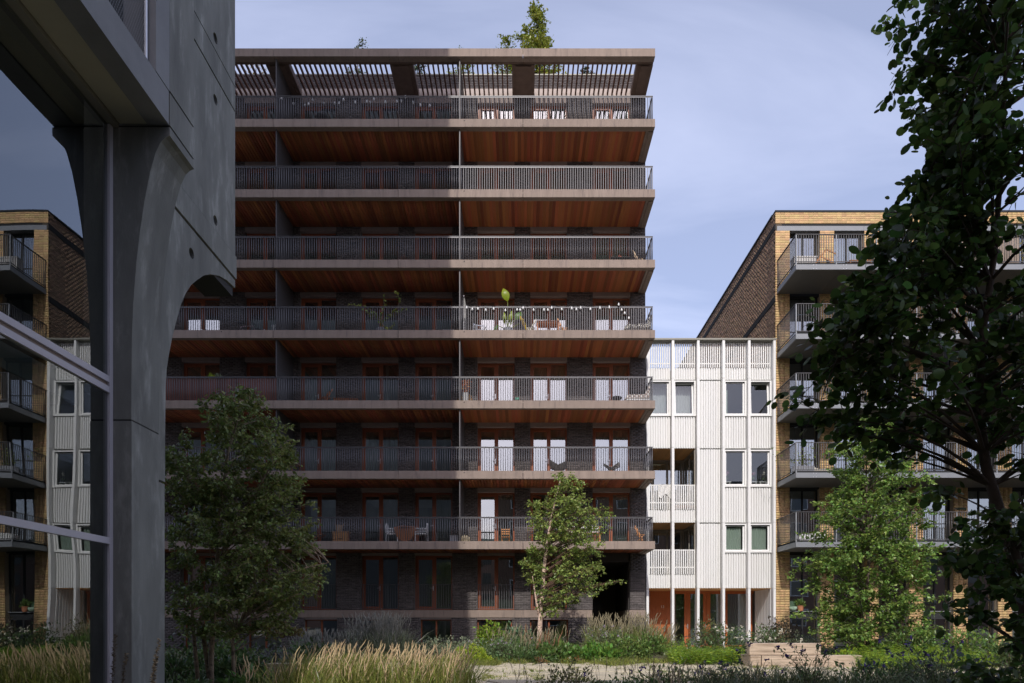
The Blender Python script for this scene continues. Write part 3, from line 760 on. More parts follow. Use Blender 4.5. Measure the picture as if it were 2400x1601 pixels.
# balconies
xb0 = PX(1865.6, YYF)
ybars = []
for k in range(4, -1, -1):
    z = YFL[k]
    m = MB(); m.box(xb0, XE, YYF, YYF+.06, z+.02, z+.24); m.box(xb0-.001, xb0+.06, YYF+.061, YY-.03, z+.02, z+.24); m.build('balcony_edge', YSTEEL, yel)
    n = 8; w = (XE-xb0-.1)/n
    for j in range(n):
        q = MB(); q.box(xb0+.07+j*w, xb0+.07+(j+1)*w-.008, YYF+.065, YY-.02, z+.03, z+.06); q.build('soffit_panel', YSOFF, yel)
    m = MB(); m.box(xb0+.05, XE, YYF+.05, YY-.01, z+.243, z+.33); m.build('balcony_deck', YDARK, yel)
    m = MB(); m.box(xb0, XE, YYF+.01, YYF+.05, z+.35, z+.38); m.box(xb0, XE, YYF+.0, YYF+.06, z+1.53, z+1.555)
    m.box(xb0, xb0+.04, YYF+.061, YY-.03, z+.35, z+.38); m.box(xb0-.01, xb0+.05, YYF+.061, YY-.03, z+1.53, z+1.554); m.build('handrail', YRAIL, yel)
    p = xb0+.02; j = 0
    while p < XE - 3:
        if j % 16 == 0:
            q = MB(); q.box(p-.025, p+.025, YYF+.012, YYF+.048, z+.2, z+1.53); q.build('rail_post', YSTEEL, yel)
        else: ybars.append((p-.012, p+.012, YYF+.022, YYF+.040, z+.38, z+1.53))
        p += .1085; j += 1
    for j in range(1, 20):
        y = YYF + .03 + j*.113
        if y < YY-.06: ybars.append((xb0+.012, xb0+.030, y-.012, y+.012, z+.38, z+1.53))
    for bx_ in range(10):
        for dx in (0, .13):
            x = xb0 + .75 + bx_*1.3 + dx
            if x < XE-.3:
                q = MB(); q.box(x-.014, x+.014, YYF-.008, YYF, z+.195, z+.222); q.box(x-.014, x+.014, YYF-.008, YYF, z+.04, z+.066); q.build('bolt_heads', STEELH, yel)
ybars.sort(key=lambda b: b[0])
pieces('baluster', ybars, YRAIL, yel)
# windows between the pillars
for k in range(6):
    for j in range(7):
        a, b = pil[j][1], pil[j+1][0]
        z0 = (YFL[k-1]+.35) if k else .15
        z1 = (YFL[k] - .02) if k < 5 else band0
        y = YY + .28; f = MB(); t = .055; xm = (a+b)/2
        for (x0, x1, q0, q1) in ((a, a+t, z0, z1), (b-t, b, z0, z1), (xm-.035, xm+.035, z0+t, z1-t), (a+t, b-t, z1-t, z1), (a+t, b-t, z0, z0+t)): f.box(x0, x1, y, y+.08, q0, q1)
        if k == 0: f.box(a+t, b-t, y-.012, y+.09, 1.42, 1.75)
        else: f.box(a+t, b-t, y+.02, y+.06, z0+1.02, z0+1.06)
        W = f.build('window', YDARK, yel)
        if k == 0:
            s = MB(); s.box(a, b, y-.1, y+.1, 1.76, 1.80); s.build('sill', YSTEEL, W)
            zz = [(z0+t, 1.42), (1.80, z1-t)]
        else: zz = [(z0+t, z1-t)]
        for q0, q1 in zz:
            pane(a+t, xm-.035, q0, q1, y+.04, W); pane(xm+.035, b-t, q0, q1, y+.04, W)
        if k < 5:
            s = MB(); s.box(a, b, YY+.12, YY+.4, z1+.002, YFL[k]+.26); s.build('lintel', YDARK, W)
        c = RND.random()
        if c < .45: curtain(a+.05, a+.5, z0, z1-.1, y+.25, CURT if c < .25 else CURTG, W)
        elif c < .6: curtain(a+.05, b-.05, z0, z1-.1, y+.25, CURTG, W)
    for j in (1, 2, 4, 6):
        if k:
            x = (pil[j][0]+pil[j][1])/2+.03; z = YFL[k-1]+.35+1.15
            m = MB(); m.box(x-.06, x+.04, YY-.12, YY-.012, z-.1, z+.12); m.build('wall_light', YDARK, yel)

# ================================================================ GLAZED CONCRETE TOWER ON THE LEFT
Y1, Y2 = 8.49, 9.12
XG, XO, XWL = -.6006*Y1, PX(398, Y1), PX(308, Y1)     # glass plane, overhang face, lower wall plane
YE = -XWL*FPX/(VX-551)                                # far corner of the tower
tower = thing('tower', 'grey green concrete tower with curved bracket column, arch and tall glazing on the left', 'building', (-8, 4, 0))
def on_wall(px, py):                                  # photo point lying on the tower's side plane -> (y, z)
    y = XWL*FPX/(px-VX); return (y, ZE + (VY-py)*y/FPX)
z_b0, z_b1 = PZ(296, Y1), PZ(215, Y1)
# bracket column
cur = [(308,985),(308,900),(309,800),(312,714),(320,612),(329,536),(339,469),(352,403),(365,357),(377.5,331.6),(388,322),(396,318.5),(398,318)]
pts = [(PX(a, Y1), PZ(b, Y1)) for a, b in cur]
zj = PZ(985, Y1)
ins = XG - .35
poly = [(ins, zj+.012)] + [(pts[0][0], zj+.012)] + pts[1:] + [(XO, z_b0-.012), (ins, z_b0-.012)]
m = MB()
nn = len(poly)
m.extrude(poly, 'y', Y1, Y2)
br = m.build('bracket_column', CONC, tower, fixn=True)
m = MB(); m.box(ins, XWL-.004, Y1+.004, Y2-.004, zj-.012, zj+.013); m.build('column_joint', BLACK, tower)
m = MB(); m.box(ins, XWL+.004, Y1-.003, Y2+.003, -.1, zj-.010); m.build('column_foot', CONC, tower)
m = MB(); m.box(ins+.1, XO-.012, Y1+.012, Y2-.012, z_b0-.013, z_b0+.016); m.box(ins+.1, XO-.012, Y1+.012, Y2-.012, z_b1-.015, z_b1+.015); m.build('panel_joint', BLACK, tower)
m = MB(); m.box(ins, XO, Y1+.003, Y2-.002, z_b0+.015, z_b1-.014); m.build('corner_panel', CONC, tower)
ZS, ZTW = 17.0, 45.5
m = MB(); m.box(ins, XO, Y1+.0, Y2, z_b1+.014, ZS)
m.add([(ins,Y1,ZS),(XO,Y1,ZS),(XO,Y2,ZS),(ins,Y2,ZS),(ins,Y1,ZTW),(XO-.95,Y1,ZTW),(XO-.95,Y2,ZTW),(ins,Y2,ZTW)], [(4,5,6,7),(0,1,5,4),(1,2,6,5),(2,3,7,6),(3,0,4,7)])  # unseen top, leaned inward to slant the shadow it casts
m.build('corner_pilaster', CONC, tower)
# side wall with the arch: panels between joints
wz = [7.09, 7.49, 9.93, 10.35]
TK = .55; jw = .014
def wall_panel(name, polyyz, xo=XWL, holes=()):
    m = MB(); m.extrude(polyyz, 'x', xo-TK, xo)
    o = m.build(name, CONC, tower, fixn=True)
    if holes:
        c = MB()
        for (hy, hz_) in holes:
            c.extrude([(hy+.075*math.cos(t), hz_+.075*math.sin(t)) for t in [2*math.pi*i/20 for i in range(20)]], 'x', xo-.2, xo+.05)
        co = c.build('cutter', CONC, None, fixn=True)
        md = o.modifiers.new('b', 'BOOLEAN'); md.operation = 'DIFFERENCE'; md.object = co; md.solver = 'EXACT'
        d_ = bpy.context.evaluated_depsgraph_get(); me = bpy.data.meshes.new_from_object(o.evaluated_get(d_))
        o.modifiers.clear(); o.data = me; bpy.data.objects.remove(co)
    return o
arch = [on_wall(a, b) for a, b in ((387,1035),(387.4,974),(388.5,904),(391,863),(396,831),(404,789.5),(412,757.6),(424.5,713),(435.6,687.5),(448,668),(461,657),(477,646),(493,642.5),(515,647),(531,656),(549.5,673))]
yl = Y2 + .004
wall_panel('arch_panel', [(yl, 3.2)] + [(arch[0][0], 3.2)] + arch[:-1] + [(YE, arch[-1][1]), (YE, wz[0]-jw), (yl, wz[0]-jw)], holes=[on_wall(449, 594)])
wall_panel('arch_foot', [(yl, -.1), (arch[0][0]+.006, -.1), (arch[0][0]+.006, 3.17), (yl, 3.17)], XWL-.01)
wall_panel('wall_band', [(yl, wz[0]+jw), (YE+.012, wz[0]+jw), (YE+.012, wz[1]-jw), (yl, wz[1]-jw)], XWL+.02)
wall_panel('wall_panel', [(yl, wz[1]+jw), (YE, wz[1]+jw), (YE, wz[2]-jw), (yl, wz[2]-jw)], holes=[on_wall(505, 517), on_wall(505, 234)])
wall_panel('wall_band', [(yl, wz[2]+jw), (YE, wz[2]+jw), (YE, wz[3]-jw), (yl, wz[3]-jw)], XWL+.004)
wall_panel('wall_panel', [(yl, wz[3]+jw), (YE, wz[3]+jw), (YE, 14.2), (yl, 14.2)], holes=[on_wall(505, 90)])
wall_panel('wall_panel', [(yl, 14.23), (YE, 14.23), (YE, ZTW), (yl, ZTW)])
m = MB(); m.box(XWL-TK+.05, XWL-.03, yl+.02, YE-.03, wz[0]-.3, ZTW-.1); m.build('wall_core', BLACK, tower)
# unseen upper mass stepped to shape shadow and reflections; edge beam over the glazing
m = MB(); m.box(-50, XG-.36, -14, -6.001, z_b1+.02, 12.5); m.box(-50, XG-.36, -6, 4.2, z_b1+.02, 20); m.box(-24, XG-.36, 4.201, Y2, z_b1+.02, ZTW-.3); m.build('upper_shade_mass', CONC, tower)
XBE = PX(347, Y1)
m = MB(); m.box(XBE, XO-.006, -14, Y1-.012, z_b0+.012, z_b1-.004); m.build('edge_beam', CONCD, tower)
m = MB(); m.box(XG+.10, XBE-.006, -14, Y1-.004, z_b0+.03, z_b0+.07); m.build('soffit_panel', SOFFO, tower)
m = MB(); m.box(XG-.05, XG+.09, -14, Y1-.004, z_b0-.02, z_b0+.06); m.build('glazing_head', M('brown_olive_trim', (.25,.235,.19), .5), tower)
# deep window above the beam with a wire mesh guard
m = MB(); m.box(XO-.42, XO-.38, -14, Y1-.35, z_b1, z_b1+2.6); m.build('upper_window_frame', YDARK, tower)
for a, b in ((-6, 2.2), (2.3, 5.2), (5.3, 7.5)):
    obj('upper_pane', fastmesh('pane', [(XO-.37, a, z_b1), (XO-.37, b, z_b1), (XO-.37, b, z_b1+2.6), (XO-.37, a, z_b1+2.6)], [(0,1,2,3)], 4), TGLASS, tower)
m = MB(); m.box(XO-.6, XO-.001, Y1-.32, Y1-.003, z_b1+.004, 16.9); m.build('window_reveal', CONCD, tower)
wm = MB(); xw = XO-.10; yy = 5.2
while yy < Y1-.35:
    wm.beam((xw, yy, z_b1+.02), (xw, yy+.45, z_b1+1.1), .0026); wm.beam((xw, yy+.45, z_b1+.02), (xw, yy, z_b1+1.1), .0026); yy += .034
wm.build('wire_mesh', YSTEEL, tower, kind='stuff')
m = MB(); m.tube([(xw, Y1-.36, z_b1), (xw, Y1-.36, z_b1+1.15)], .022, 8); m.tube([(xw, 2, z_b1+1.12), (xw, Y1-.36, z_b1+1.12)], .02, 8); m.build('mesh_guard_frame', STEELH, tower)
# curtain wall
zt1 = PZ(891, 8.44); zt2 = PZ(915, 8.44); zt3 = PZ(1268, 8.44)
ym_ = Y1 - .005; yg1 = Y1-.075
m = MB(); m.box(XG-.06, XG+.02, yg1, ym_, 0, z_b0-.022); m.build('mullion', ALU, tower)
m = MB(); m.box(XG-.06, XG+.02, 2.3, 2.37, 0, z_b0-.022); m.build('mullion', ALU, tower)
for z, h in ((zt1, .075), (zt2, .075), (zt3, .08), (.18, .12)):
    m = MB(); m.box(XG-.05, XG+.018, 2.371, yg1-.001, z-h/2, z+h/2); m.box(XG-.05, XG+.018, -12, 2.299, z-h/2, z+h/2); m.build('transom', ALU, tower)
m = MB(); m.box(XG-.045, XG-.012, -12, yg1-.002, zt2+.04, zt1-.04); m.build('transom_infill', FASCIA, tower)
for a, b in ((2.37, yg1), (-12, 2.3)):
    for q0, q1 in ((.24, zt3-.04), (zt3+.04, zt2-.04), (zt1+.04, z_b0-.02)):
        obj('pane', fastmesh('pane', [(XG-.01, a, q0), (XG-.01, b, q0), (XG-.01, b, q1), (XG-.01, a, q1)], [(0,1,2,3)], 4), TGLASS, tower)
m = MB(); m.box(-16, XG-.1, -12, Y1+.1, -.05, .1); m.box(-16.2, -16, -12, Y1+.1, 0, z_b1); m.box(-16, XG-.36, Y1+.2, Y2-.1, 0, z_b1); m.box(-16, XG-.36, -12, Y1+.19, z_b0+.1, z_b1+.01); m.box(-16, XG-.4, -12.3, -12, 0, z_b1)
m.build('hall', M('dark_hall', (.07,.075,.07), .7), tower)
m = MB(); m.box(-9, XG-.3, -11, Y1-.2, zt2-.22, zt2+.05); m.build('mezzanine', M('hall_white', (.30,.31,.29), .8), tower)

# ================================================================ BRICK BLOCK BEHIND THE VIEWPOINT (shades the foreground, shows in the panes)
back = thing('apartment_building', 'plain brick apartment block facing the courtyard from behind the viewpoint', 'building', (12, -7, 0))
m = MB(); HB = 15.3
m.box(-2.45, 40, -18, -6, -.1, HB); m.build('wall', M('red_brown_brick', (.20,.12,.085), .85, var=.2, vscale=12), back)
m = MB(); m.box(-2.6, 40.1, -18.1, -5.9, HB+.002, HB+.25); m.build('roof', CONCD, back)
for k in range(5):
    for j in range(11):
        x = -1.2 + j*3.6; z = .9 + k*2.95
        w = MB(); w.box(x, x+1.7, -6.02, -5.94, z, z+1.7); W = w.build('window', WHITEP, back)
        obj('pane', fastmesh('pane', [(x+.08, -5.935, z+.08), (x+1.62, -5.935, z+.08), (x+1.62, -5.935, z+1.62), (x+.08, -5.935, z+1.62)], [(3,2,1,0)], 4), M('dark_pane', (.02,.025,.03), .08, spec=.8), W)
# ================================================================ PLANT TOOLS
def unit(a): return a / np.maximum(np.linalg.norm(a, axis=-1, keepdims=True), 1e-9)
def leaves_arrays(P, D, S, asp=.5, shape=0, rng=NP, updown=.8):
    """P base points, D directions, S lengths -> leaf blades; shape 0: pointed diamond (2 tris), 1: round six-cornered, 2: slim blade"""
    n = len(P); D = unit(D)
    up = np.array([0,0,1.0]) + rng.normal(0, updown, (n, 3)); N = unit(up - D * (up*D).sum(1, keepdims=True)); B = np.cross(N, D)
    S = S[:, None]
    if shape == 1:
        cv = rng.normal(.0, .16, (n, 1)); fd = rng.uniform(.02, .16, (n, 1)); asp = asp*rng.uniform(.78, 1.12, (n, 1))
        prof = [(.02, .0), (.22, .36), (.48, .5), (.76, .43), (.94, .2), (1.0, .0)]
        def pt(u, w): return P + D*S*u + B*S*asp*w + N*S*(fd*abs(w)*2*.5 - cv*u*u)
        pts = [pt(u, w) for u, w in prof] + [pt(u, -w) for u, w in prof[-2:0:-1]]
        V = np.stack(pts, 1); F = np.array([(0,1,9),(1,2,9),(9,2,8),(2,3,8),(8,3,7),(3,4,7),(7,4,6),(4,5,6)])
        k = 10
    else:
        w = asp*.5
        V = np.stack([P, P + D*S*.42 + B*S*w + N*S*.09, P + D*S, P + D*S*.42 - B*S*w + N*S*.09], 1); F = np.array([(0,1,2),(0,2,3)]); k = 4
    FF = (F[None] + (np.arange(n)*k)[:, None, None]).reshape(-1, 3)
    R = np.repeat(rng.random(n), len(F))
    return V.reshape(-1, 3), FF, R
def leaf_obj(name, P, D, S, mat, parent=None, asp=.5, shape=0, kind=None, rng=NP, updown=.8):
    V, F, R = leaves_arrays(np.asarray(P), np.asarray(D), np.asarray(S), asp, shape, rng, updown)
    return obj(name, fastmesh(name, V, F, 3, R), mat, parent, kind)
def leafmat(name, col, trans=.30, rnd=.46, hue=.032, rough=.34):
    return M(name, col, rough, rnd=rnd, hue=hue, trans=trans, spec=.4)
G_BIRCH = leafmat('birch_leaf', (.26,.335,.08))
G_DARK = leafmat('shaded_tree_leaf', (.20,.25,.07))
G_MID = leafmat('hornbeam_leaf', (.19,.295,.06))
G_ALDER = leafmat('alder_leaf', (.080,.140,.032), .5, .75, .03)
G_ROOF = leafmat('roof_tree_leaf', (.27,.30,.04))
G_PINE = leafmat('pine_needle', (.06,.10,.05), .1)
BARKB = M('birch_bark', (.68,.49,.38), .8, var=.30, vscale=10, vstretch=(1,1,3), bump=.4, bscale=40, col2=(.20,.11,.075), mix2=(.56,.64), scale2=8)
BARKD = M('dark_bark', (.105,.078,.058), .9, var=.3, vscale=12, bump=.5, bscale=40)
BARKP = M('pale_flaking_bark', (.36,.27,.19), .85, var=.35, vscale=16, bump=.5, bscale=40, col2=(.11,.08,.06), mix2=(.5,.65), scale2=10)

def bez(a, b, c, n=5):
    a, b, c = Vector(a), Vector(b), Vector(c)
    return [a*(1-t)**2 + b*2*t*(1-t) + c*t*t for t in [i/n for i in range(n+1)]]
def tree(name, label, stems, clumps, leafmat_, bark, leaf=.07, per=60, cr=.5, asp=.62, shape=0, seed=1, group=None, droop=.35, trunk_r=.06, twig=.0032, upsprout=.55, twigmat=None, squash=.75):
    """stems: list of polylines (trunk first); clumps: (x,y,z[,scale]) centres of leaf masses.  Branches run from the stems to every clump."""
    rng = np.random.default_rng(seed)
    base = stems[0][0]
    t = thing(name, label, 'tree', base, group)
    tr = MB()
    for si, st in enumerate(stems):
        st = [Vector(p) for p in st]; r0 = trunk_r * (1 if si == 0 else .72); n = len(st)
        tr.tube(st, [r0*(1 - .85*i/(n-1)) for i in range(n)], 8)
    tr.build('trunk', bark, t, smooth=True)
    bm = MB(); P = []; D = []
    allp = [(Vector(p), i/(len(st)-1)) for st in stems for i, p in enumerate(_dense(st, 24))] if False else []
    for st in stems:
        dn = _dense(st, 26)
        allp += [(p, i/25) for i, p in enumerate(dn)]
    for c in clumps:
        cs = c[3] if len(c) > 3 else 1.0
        cv = Vector(c[:3]); best = None
        for p, u in allp:
            h = math.hypot(cv.x-p.x, cv.y-p.y)
            tgt = cv.z - h*upsprout
            cost = abs(p.z - tgt) + h*.35
            if best is None or cost < best[0]: best = (cost, p, u)
        a = best[1]; L = (cv-a).length
        mid = (a+cv)/2 + Vector((rng.normal(0, .06)*L, rng.normal(0, .06)*L, .12*L))
        pth = bez(a, mid, cv, 5); r = min(.005 + .009*L, trunk_r*.42*(1-.6*best[2]))
        bm.tube(pth, [max(twig, r*(1-.8*i/5)) for i in range(6)], 5, cap=False)
        nt = max(4, int(per/9*cs))
        for k in range(nt):
            d = Vector(rng.normal(0, 1, 3)); d.z = d.z*.6 + .1; d.normalize()
            d = (d + (cv-a).normalized()*.5).normalized()
            l = cr*cs*rng.uniform(.55, 1.15); s = pth[rng.integers(3, 6)]
            e = s + Vector((d.x, d.y, d.z*squash))*l; e.z -= droop*l*.35
            m2 = (s+e)/2 + Vector((0, 0, l*.12))
            bm.tube([s, m2, e], [twig*1.3, twig, twig*.5], 3, cap=False)
            nl = int(per/nt*cs) + 1
            for j in range(nl):
                u = rng.uniform(.15, 1.0); q = s.lerp(m2, u*2) if u < .5 else m2.lerp(e, u*2-1)
                P.append((q.x+rng.normal(0,.03), q.y+rng.normal(0,.03), q.z+rng.normal(0,.03)))
                D.append((d.x*.6+rng.normal(0,.6), d.y*.6+rng.normal(0,.6), -droop + rng.normal(0,.45)))
    bm.build('branch', twigmat or bark, t, kind='stuff')
    P = np.array(P); D = np.array(D); S = leaf * rng.uniform(.5, 1.25, len(P))
    leaf_obj('crown', P, D, S, leafmat_, t, asp, shape, 'stuff', rng)
    return t
def _dense(st, n):
    st = [Vector(p) for p in st]; L = [0]
    for a, b in zip(st[:-1], st[1:]): L.append(L[-1] + (b-a).length)
    out = []
    for i in range(n):
        d = L[-1]*i/(n-1)
        for k in range(len(st)-1):
            if d <= L[k+1] + 1e-9:
                out.append(st[k].lerp(st[k+1], (d-L[k])/max(1e-9, L[k+1]-L[k]))); break
    return out
def outline_clumps(rows, Y, depth, n, seed, core=.3, big=1.0):
    """rows: (py, px_left, px_right) silhouette of a crown standing at distance Y -> clump centres in the volume"""
    rng = np.random.default_rng(seed); out = []
    ys = np.array([r[0] for r in rows]); ls = np.array([r[1] for r in rows]); rs_ = np.array([r[2] for r in rows])
    wts = None
    grid = np.linspace(ys.min(), ys.max(), 200); wd = np.interp(grid, ys, rs_-ls); cdf = np.cumsum(wd); cdf /= cdf[-1]
    tries = 0
    while len(out) < n and tries < 20000:
        tries += 1
        py = np.interp(rng.random(), cdf, grid); l, r = np.interp(py, ys, ls), np.interp(py, ys, rs_)
        u = rng.uniform(-1, 1); v = rng.uniform(-1, 1)
        q = math.hypot(u, v)
        if q > 1 or (q < core and rng.random() < .7): continue
        px = (l+r)/2 + u*(r-l)/2
        hw = (r-l)/2*Y/FPX
        p = P3(px, py, Y); p.y += v*min(depth, hw*1.1)
        if all((p-Vector(o[:3])).length > .22 for o in out): out.append((p.x, p.y, p.z, rng.uniform(.75, 1.2)*big))
    return out

# ================================================================ TREES
YBI = 25.0
bb0 = P3(1262, 1519, YBI); bb0.z = gz(bb0.x, bb0.y) - .02
trunk = [bb0] + [P3(*p, YBI) for p in ((1264,1495),(1267,1440),(1272,1380),(1275,1330),(1281,1290),(1286,1250),(1294,1205),(1305,1160),(1314,1122))]
rows = [(1108,1300,1332),(1130,1285,1372),(1160,1292,1385),(1178,1250,1420),(1205,1222,1448),(1230,1225,1440),(1255,1262,1415),(1270,1215,1440),(1290,1218,1425),(1320,1215,1405),(1350,1235,1452),(1375,1225,1450),(1400,1250,1420),(1420,1270,1335),(1450,1290,1330)]
tree('birch_tree', 'slender sunlit birch with peeling pale trunk in front of the dark balconies', [trunk, [trunk[2], P3(1262,1440,YBI), P3(1254,1390,YBI), P3(1248,1350,YBI)]],
     outline_clumps(rows, YBI, 1.4, 150, 3) + [tuple(P3(1286 + (1300-py)*.17 + dx, py, YBI-.42)) + (.8,) for py, dx in ((1125,0),(1150,-8),(1175,6),(1200,-6),(1228,5),(1262,-14),(1290,14),(1330,-18))], G_BIRCH, BARKB, leaf=.10, per=100, cr=.36, seed=21, trunk_r=.105, asp=.66, twigmat=M('birch_twig', (.13,.075,.05), .85), upsprout=.42)
YM_ = 23.0
mb = P3(2035, 1530, YM_); mb.z = gz(mb.x, mb.y) - .02
st = [mb] + [P3(*p, YM_) for p in ((2036,1480),(2030,1400),(2038,1300),(2032,1200),(2030,1100),(2040,1030))]
rows = [(985,2035,2060),(1030,1990,2085),(1070,1945,2110),(1120,1945,2130),(1160,1930,2180),(1190,1890,2190),(1230,1900,2165),(1270,1935,2150),(1310,1885,2180),(1345,1850,2215),(1380,1890,2190),(1415,1920,2165),(1450,1875,2200),(1490,1900,2190),(1520,1950,2140)]
tree('hornbeam_tree', 'broad sunlit leafy tree standing before the yellow brick block', [st, [st[1], P3(2000,1400,YM_), P3(1975,1300,YM_)], [st[1], P3(2075,1400,YM_), P3(2105,1290,YM_)]],
     outline_clumps(rows, YM_, 2.0, 240, 5), G_MID, BARKD, leaf=.125, per=130, cr=.44, seed=22, trunk_r=.08, asp=.60, droop=.2)
YL_ = 13.2
lb = P3(494, 1612, YL_); lb.z = 0
st = [lb] + [P3(*p, YL_) for p in ((494,1560),(497,1500),(503,1420),(507,1340),(512,1260),(520,1160),(535,1060),(560,980),(585,930))]
lb2 = Vector((lb.x-.28, YL_+.1, 0)); lb3 = Vector((lb.x+.5, YL_-.1, 0))
rows = [(925,570,618),(950,470,640),(1000,450,668),(1050,405,690),(1100,392,725),(1150,390,735),(1200,390,730),(1250,390,720),(1300,392,735),(1340,392,785),(1380,392,745),(1420,395,720),(1460,398,690),(1500,400,640)]
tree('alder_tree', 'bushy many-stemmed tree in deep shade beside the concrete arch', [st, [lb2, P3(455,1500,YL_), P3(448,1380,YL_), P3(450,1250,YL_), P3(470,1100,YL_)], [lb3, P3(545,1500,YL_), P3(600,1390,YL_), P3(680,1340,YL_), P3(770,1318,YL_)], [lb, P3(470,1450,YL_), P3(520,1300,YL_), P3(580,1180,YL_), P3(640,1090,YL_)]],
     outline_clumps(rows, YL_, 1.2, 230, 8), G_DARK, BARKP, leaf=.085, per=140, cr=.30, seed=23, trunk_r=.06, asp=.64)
# near alder at the right edge, in the shade of the block behind the viewpoint
YN = 5.2
edge_y = [-160,0,60,100,150,200,300,400,480,520,560,650,740,800,900,960,1000,1050,1100,1200,1300,1400,1500,1560,1640]
edge_x = [2150,2150,2140,2110,2180,2215,2200,2140,2125,2100,2060,2000,1925,1918,1890,1905,1955,2085,2100,2160,2265,2285,2210,2250,2300]
rng = np.random.default_rng(77); cl = []
while len(cl) < 285:
    py = rng.uniform(-180, 1640); l = np.interp(py, edge_y, edge_x) + 26
    px = l + (2690-l)*rng.random()**1.5; yy = YN + rng.normal(0, .42)
    if px > 2420 and rng.random() < .45: continue
    if py < 560 and px > 2320 and rng.random() < .5: continue
    if 1010 < py < 1560 and px < 2400 and rng.random() < (.78 if px < 2330 else .5): continue
    p = P3(px, py, YN); cl.append((p.x + (yy-YN)*.2, yy, p.z, rng.uniform(.8, 1.15)))
for (a, b) in ((1915,772),(1908,905),(1935,950),(1965,845),(1950,800),(1990,905),(2005,705),(2040,640),(2085,570),(2120,105),(2150,88),(2185,120),(2160,415),(2150,505)):
    p = P3(a, b, YN); cl.append((p.x, YN + rng.normal(0, .2), p.z, .95))
nb = Vector((PX(2440, YN), YN, 0))
st = [nb] + [P3(*p, YN) for p in ((2412,1480),(2385,1330),(2345,1210),(2310,1090),(2295,960),(2300,800),(2330,600),(2350,350),(2360,100),(2365,-150))]
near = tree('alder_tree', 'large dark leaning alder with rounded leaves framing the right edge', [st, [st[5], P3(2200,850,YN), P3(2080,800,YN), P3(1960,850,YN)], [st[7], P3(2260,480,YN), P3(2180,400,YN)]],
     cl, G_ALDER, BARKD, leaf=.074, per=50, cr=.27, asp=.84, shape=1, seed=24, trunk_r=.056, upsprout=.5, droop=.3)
# single leaves along its outer edge, each one on its own
rng = np.random.default_rng(5); lm_ = []
for v in range(3):
    V, F, R = leaves_arrays(np.zeros((1,3)), np.array([[0,0,-1.0]]), np.array([1.0]), .84, 1, np.random.default_rng(v+3), .5)
    me = fastmesh('leaf', V, F, 3); me.materials.append(G_ALDER); lm_.append(me)
outer = sorted(cl, key=lambda c: (c[0]/c[1])*FPX + VX - np.interp((ZE - c[2])/c[1]*FPX + VY, edge_y, edge_x))
for c in outer[:74]:
    for j in range(4):
        o = bpy.data.objects.new('leaf', lm_[rng.integers(0, 3)])
        o.location = Vector(c[:3]) + Vector((rng.normal(-.04,.07), rng.normal(0,.08), rng.normal(-.01,.07)))
        o.rotation_euler = (rng.normal(.2,.5), rng.normal(.2,.6), rng.uniform(0,6.3)); s = rng.uniform(.06,.09); o.scale = (s,s,s)
        link(o, near)
# roof garden trees behind the parapet of the dark block
YRT = 35.0; ROOFZ = 26.0
def roof_tree(name, label, pc, ptop, wpx, n, mat, leaf=.11, seed=1, per=60):
    b = Vector((PX(pc, YRT), YRT, ROOFZ)); top = P3(pc, ptop, YRT)
    pb = VY - (ROOFZ+.7-ZE)*FPX/YRT
    rows = [(ptop, pc-4, pc+4), (ptop+(pb-ptop)*.3, pc-wpx*.22, pc+wpx*.2), (ptop+(pb-ptop)*.6, pc-wpx*.42, pc+wpx*.36), (pb, pc-wpx*.5, pc+wpx*.5)]
    return tree(name, label, [[b, b.lerp(top, .5), top]], outline_clumps(rows, YRT, 1.2, n, seed), mat, BARKD, leaf=leaf, per=per, cr=.42, seed=seed, trunk_r=.06, squash=1.0, droop=.1)
roof_tree('roof_tree', 'tall yellow-green tree rising above the roof edge', 1258, 18, 215, 150, G_ROOF, .13, 31, 150)
roof_tree('roof_tree', 'low yellow-green roof tree seen through the pergola beside the tall one', 1185, 82, 90, 40, G_ROOF, .12, 32, 100)
roof_tree('roof_tree', 'yellow-green roof tree above the divider between the flats', 1085, 112, 120, 40, G_ROOF, .12, 33, 90)
roof_tree('roof_shrub', 'thin grey-green shrub poking over the left roof edge', 838, 104, 120, 20, leafmat('willow_leaf', (.14,.17,.09)), .11, 34, 80)
roof_tree('roof_pine', 'dark green pine on the roof left of the middle beam', 978, 132, 70, 24, G_PINE, .11, 35, 110)
roof_tree('roof_pine', 'small blue-green pine on the roof towards the right end', 1376, 148, 85, 24, G_PINE, .13, 36, 110)
roof_tree('roof_shrub', 'yellow flowering shrub on the roof beside the concrete tower', 600, 134, 130, 30, leafmat('yellow_leaf', (.36,.28,.03)), .09, 37)
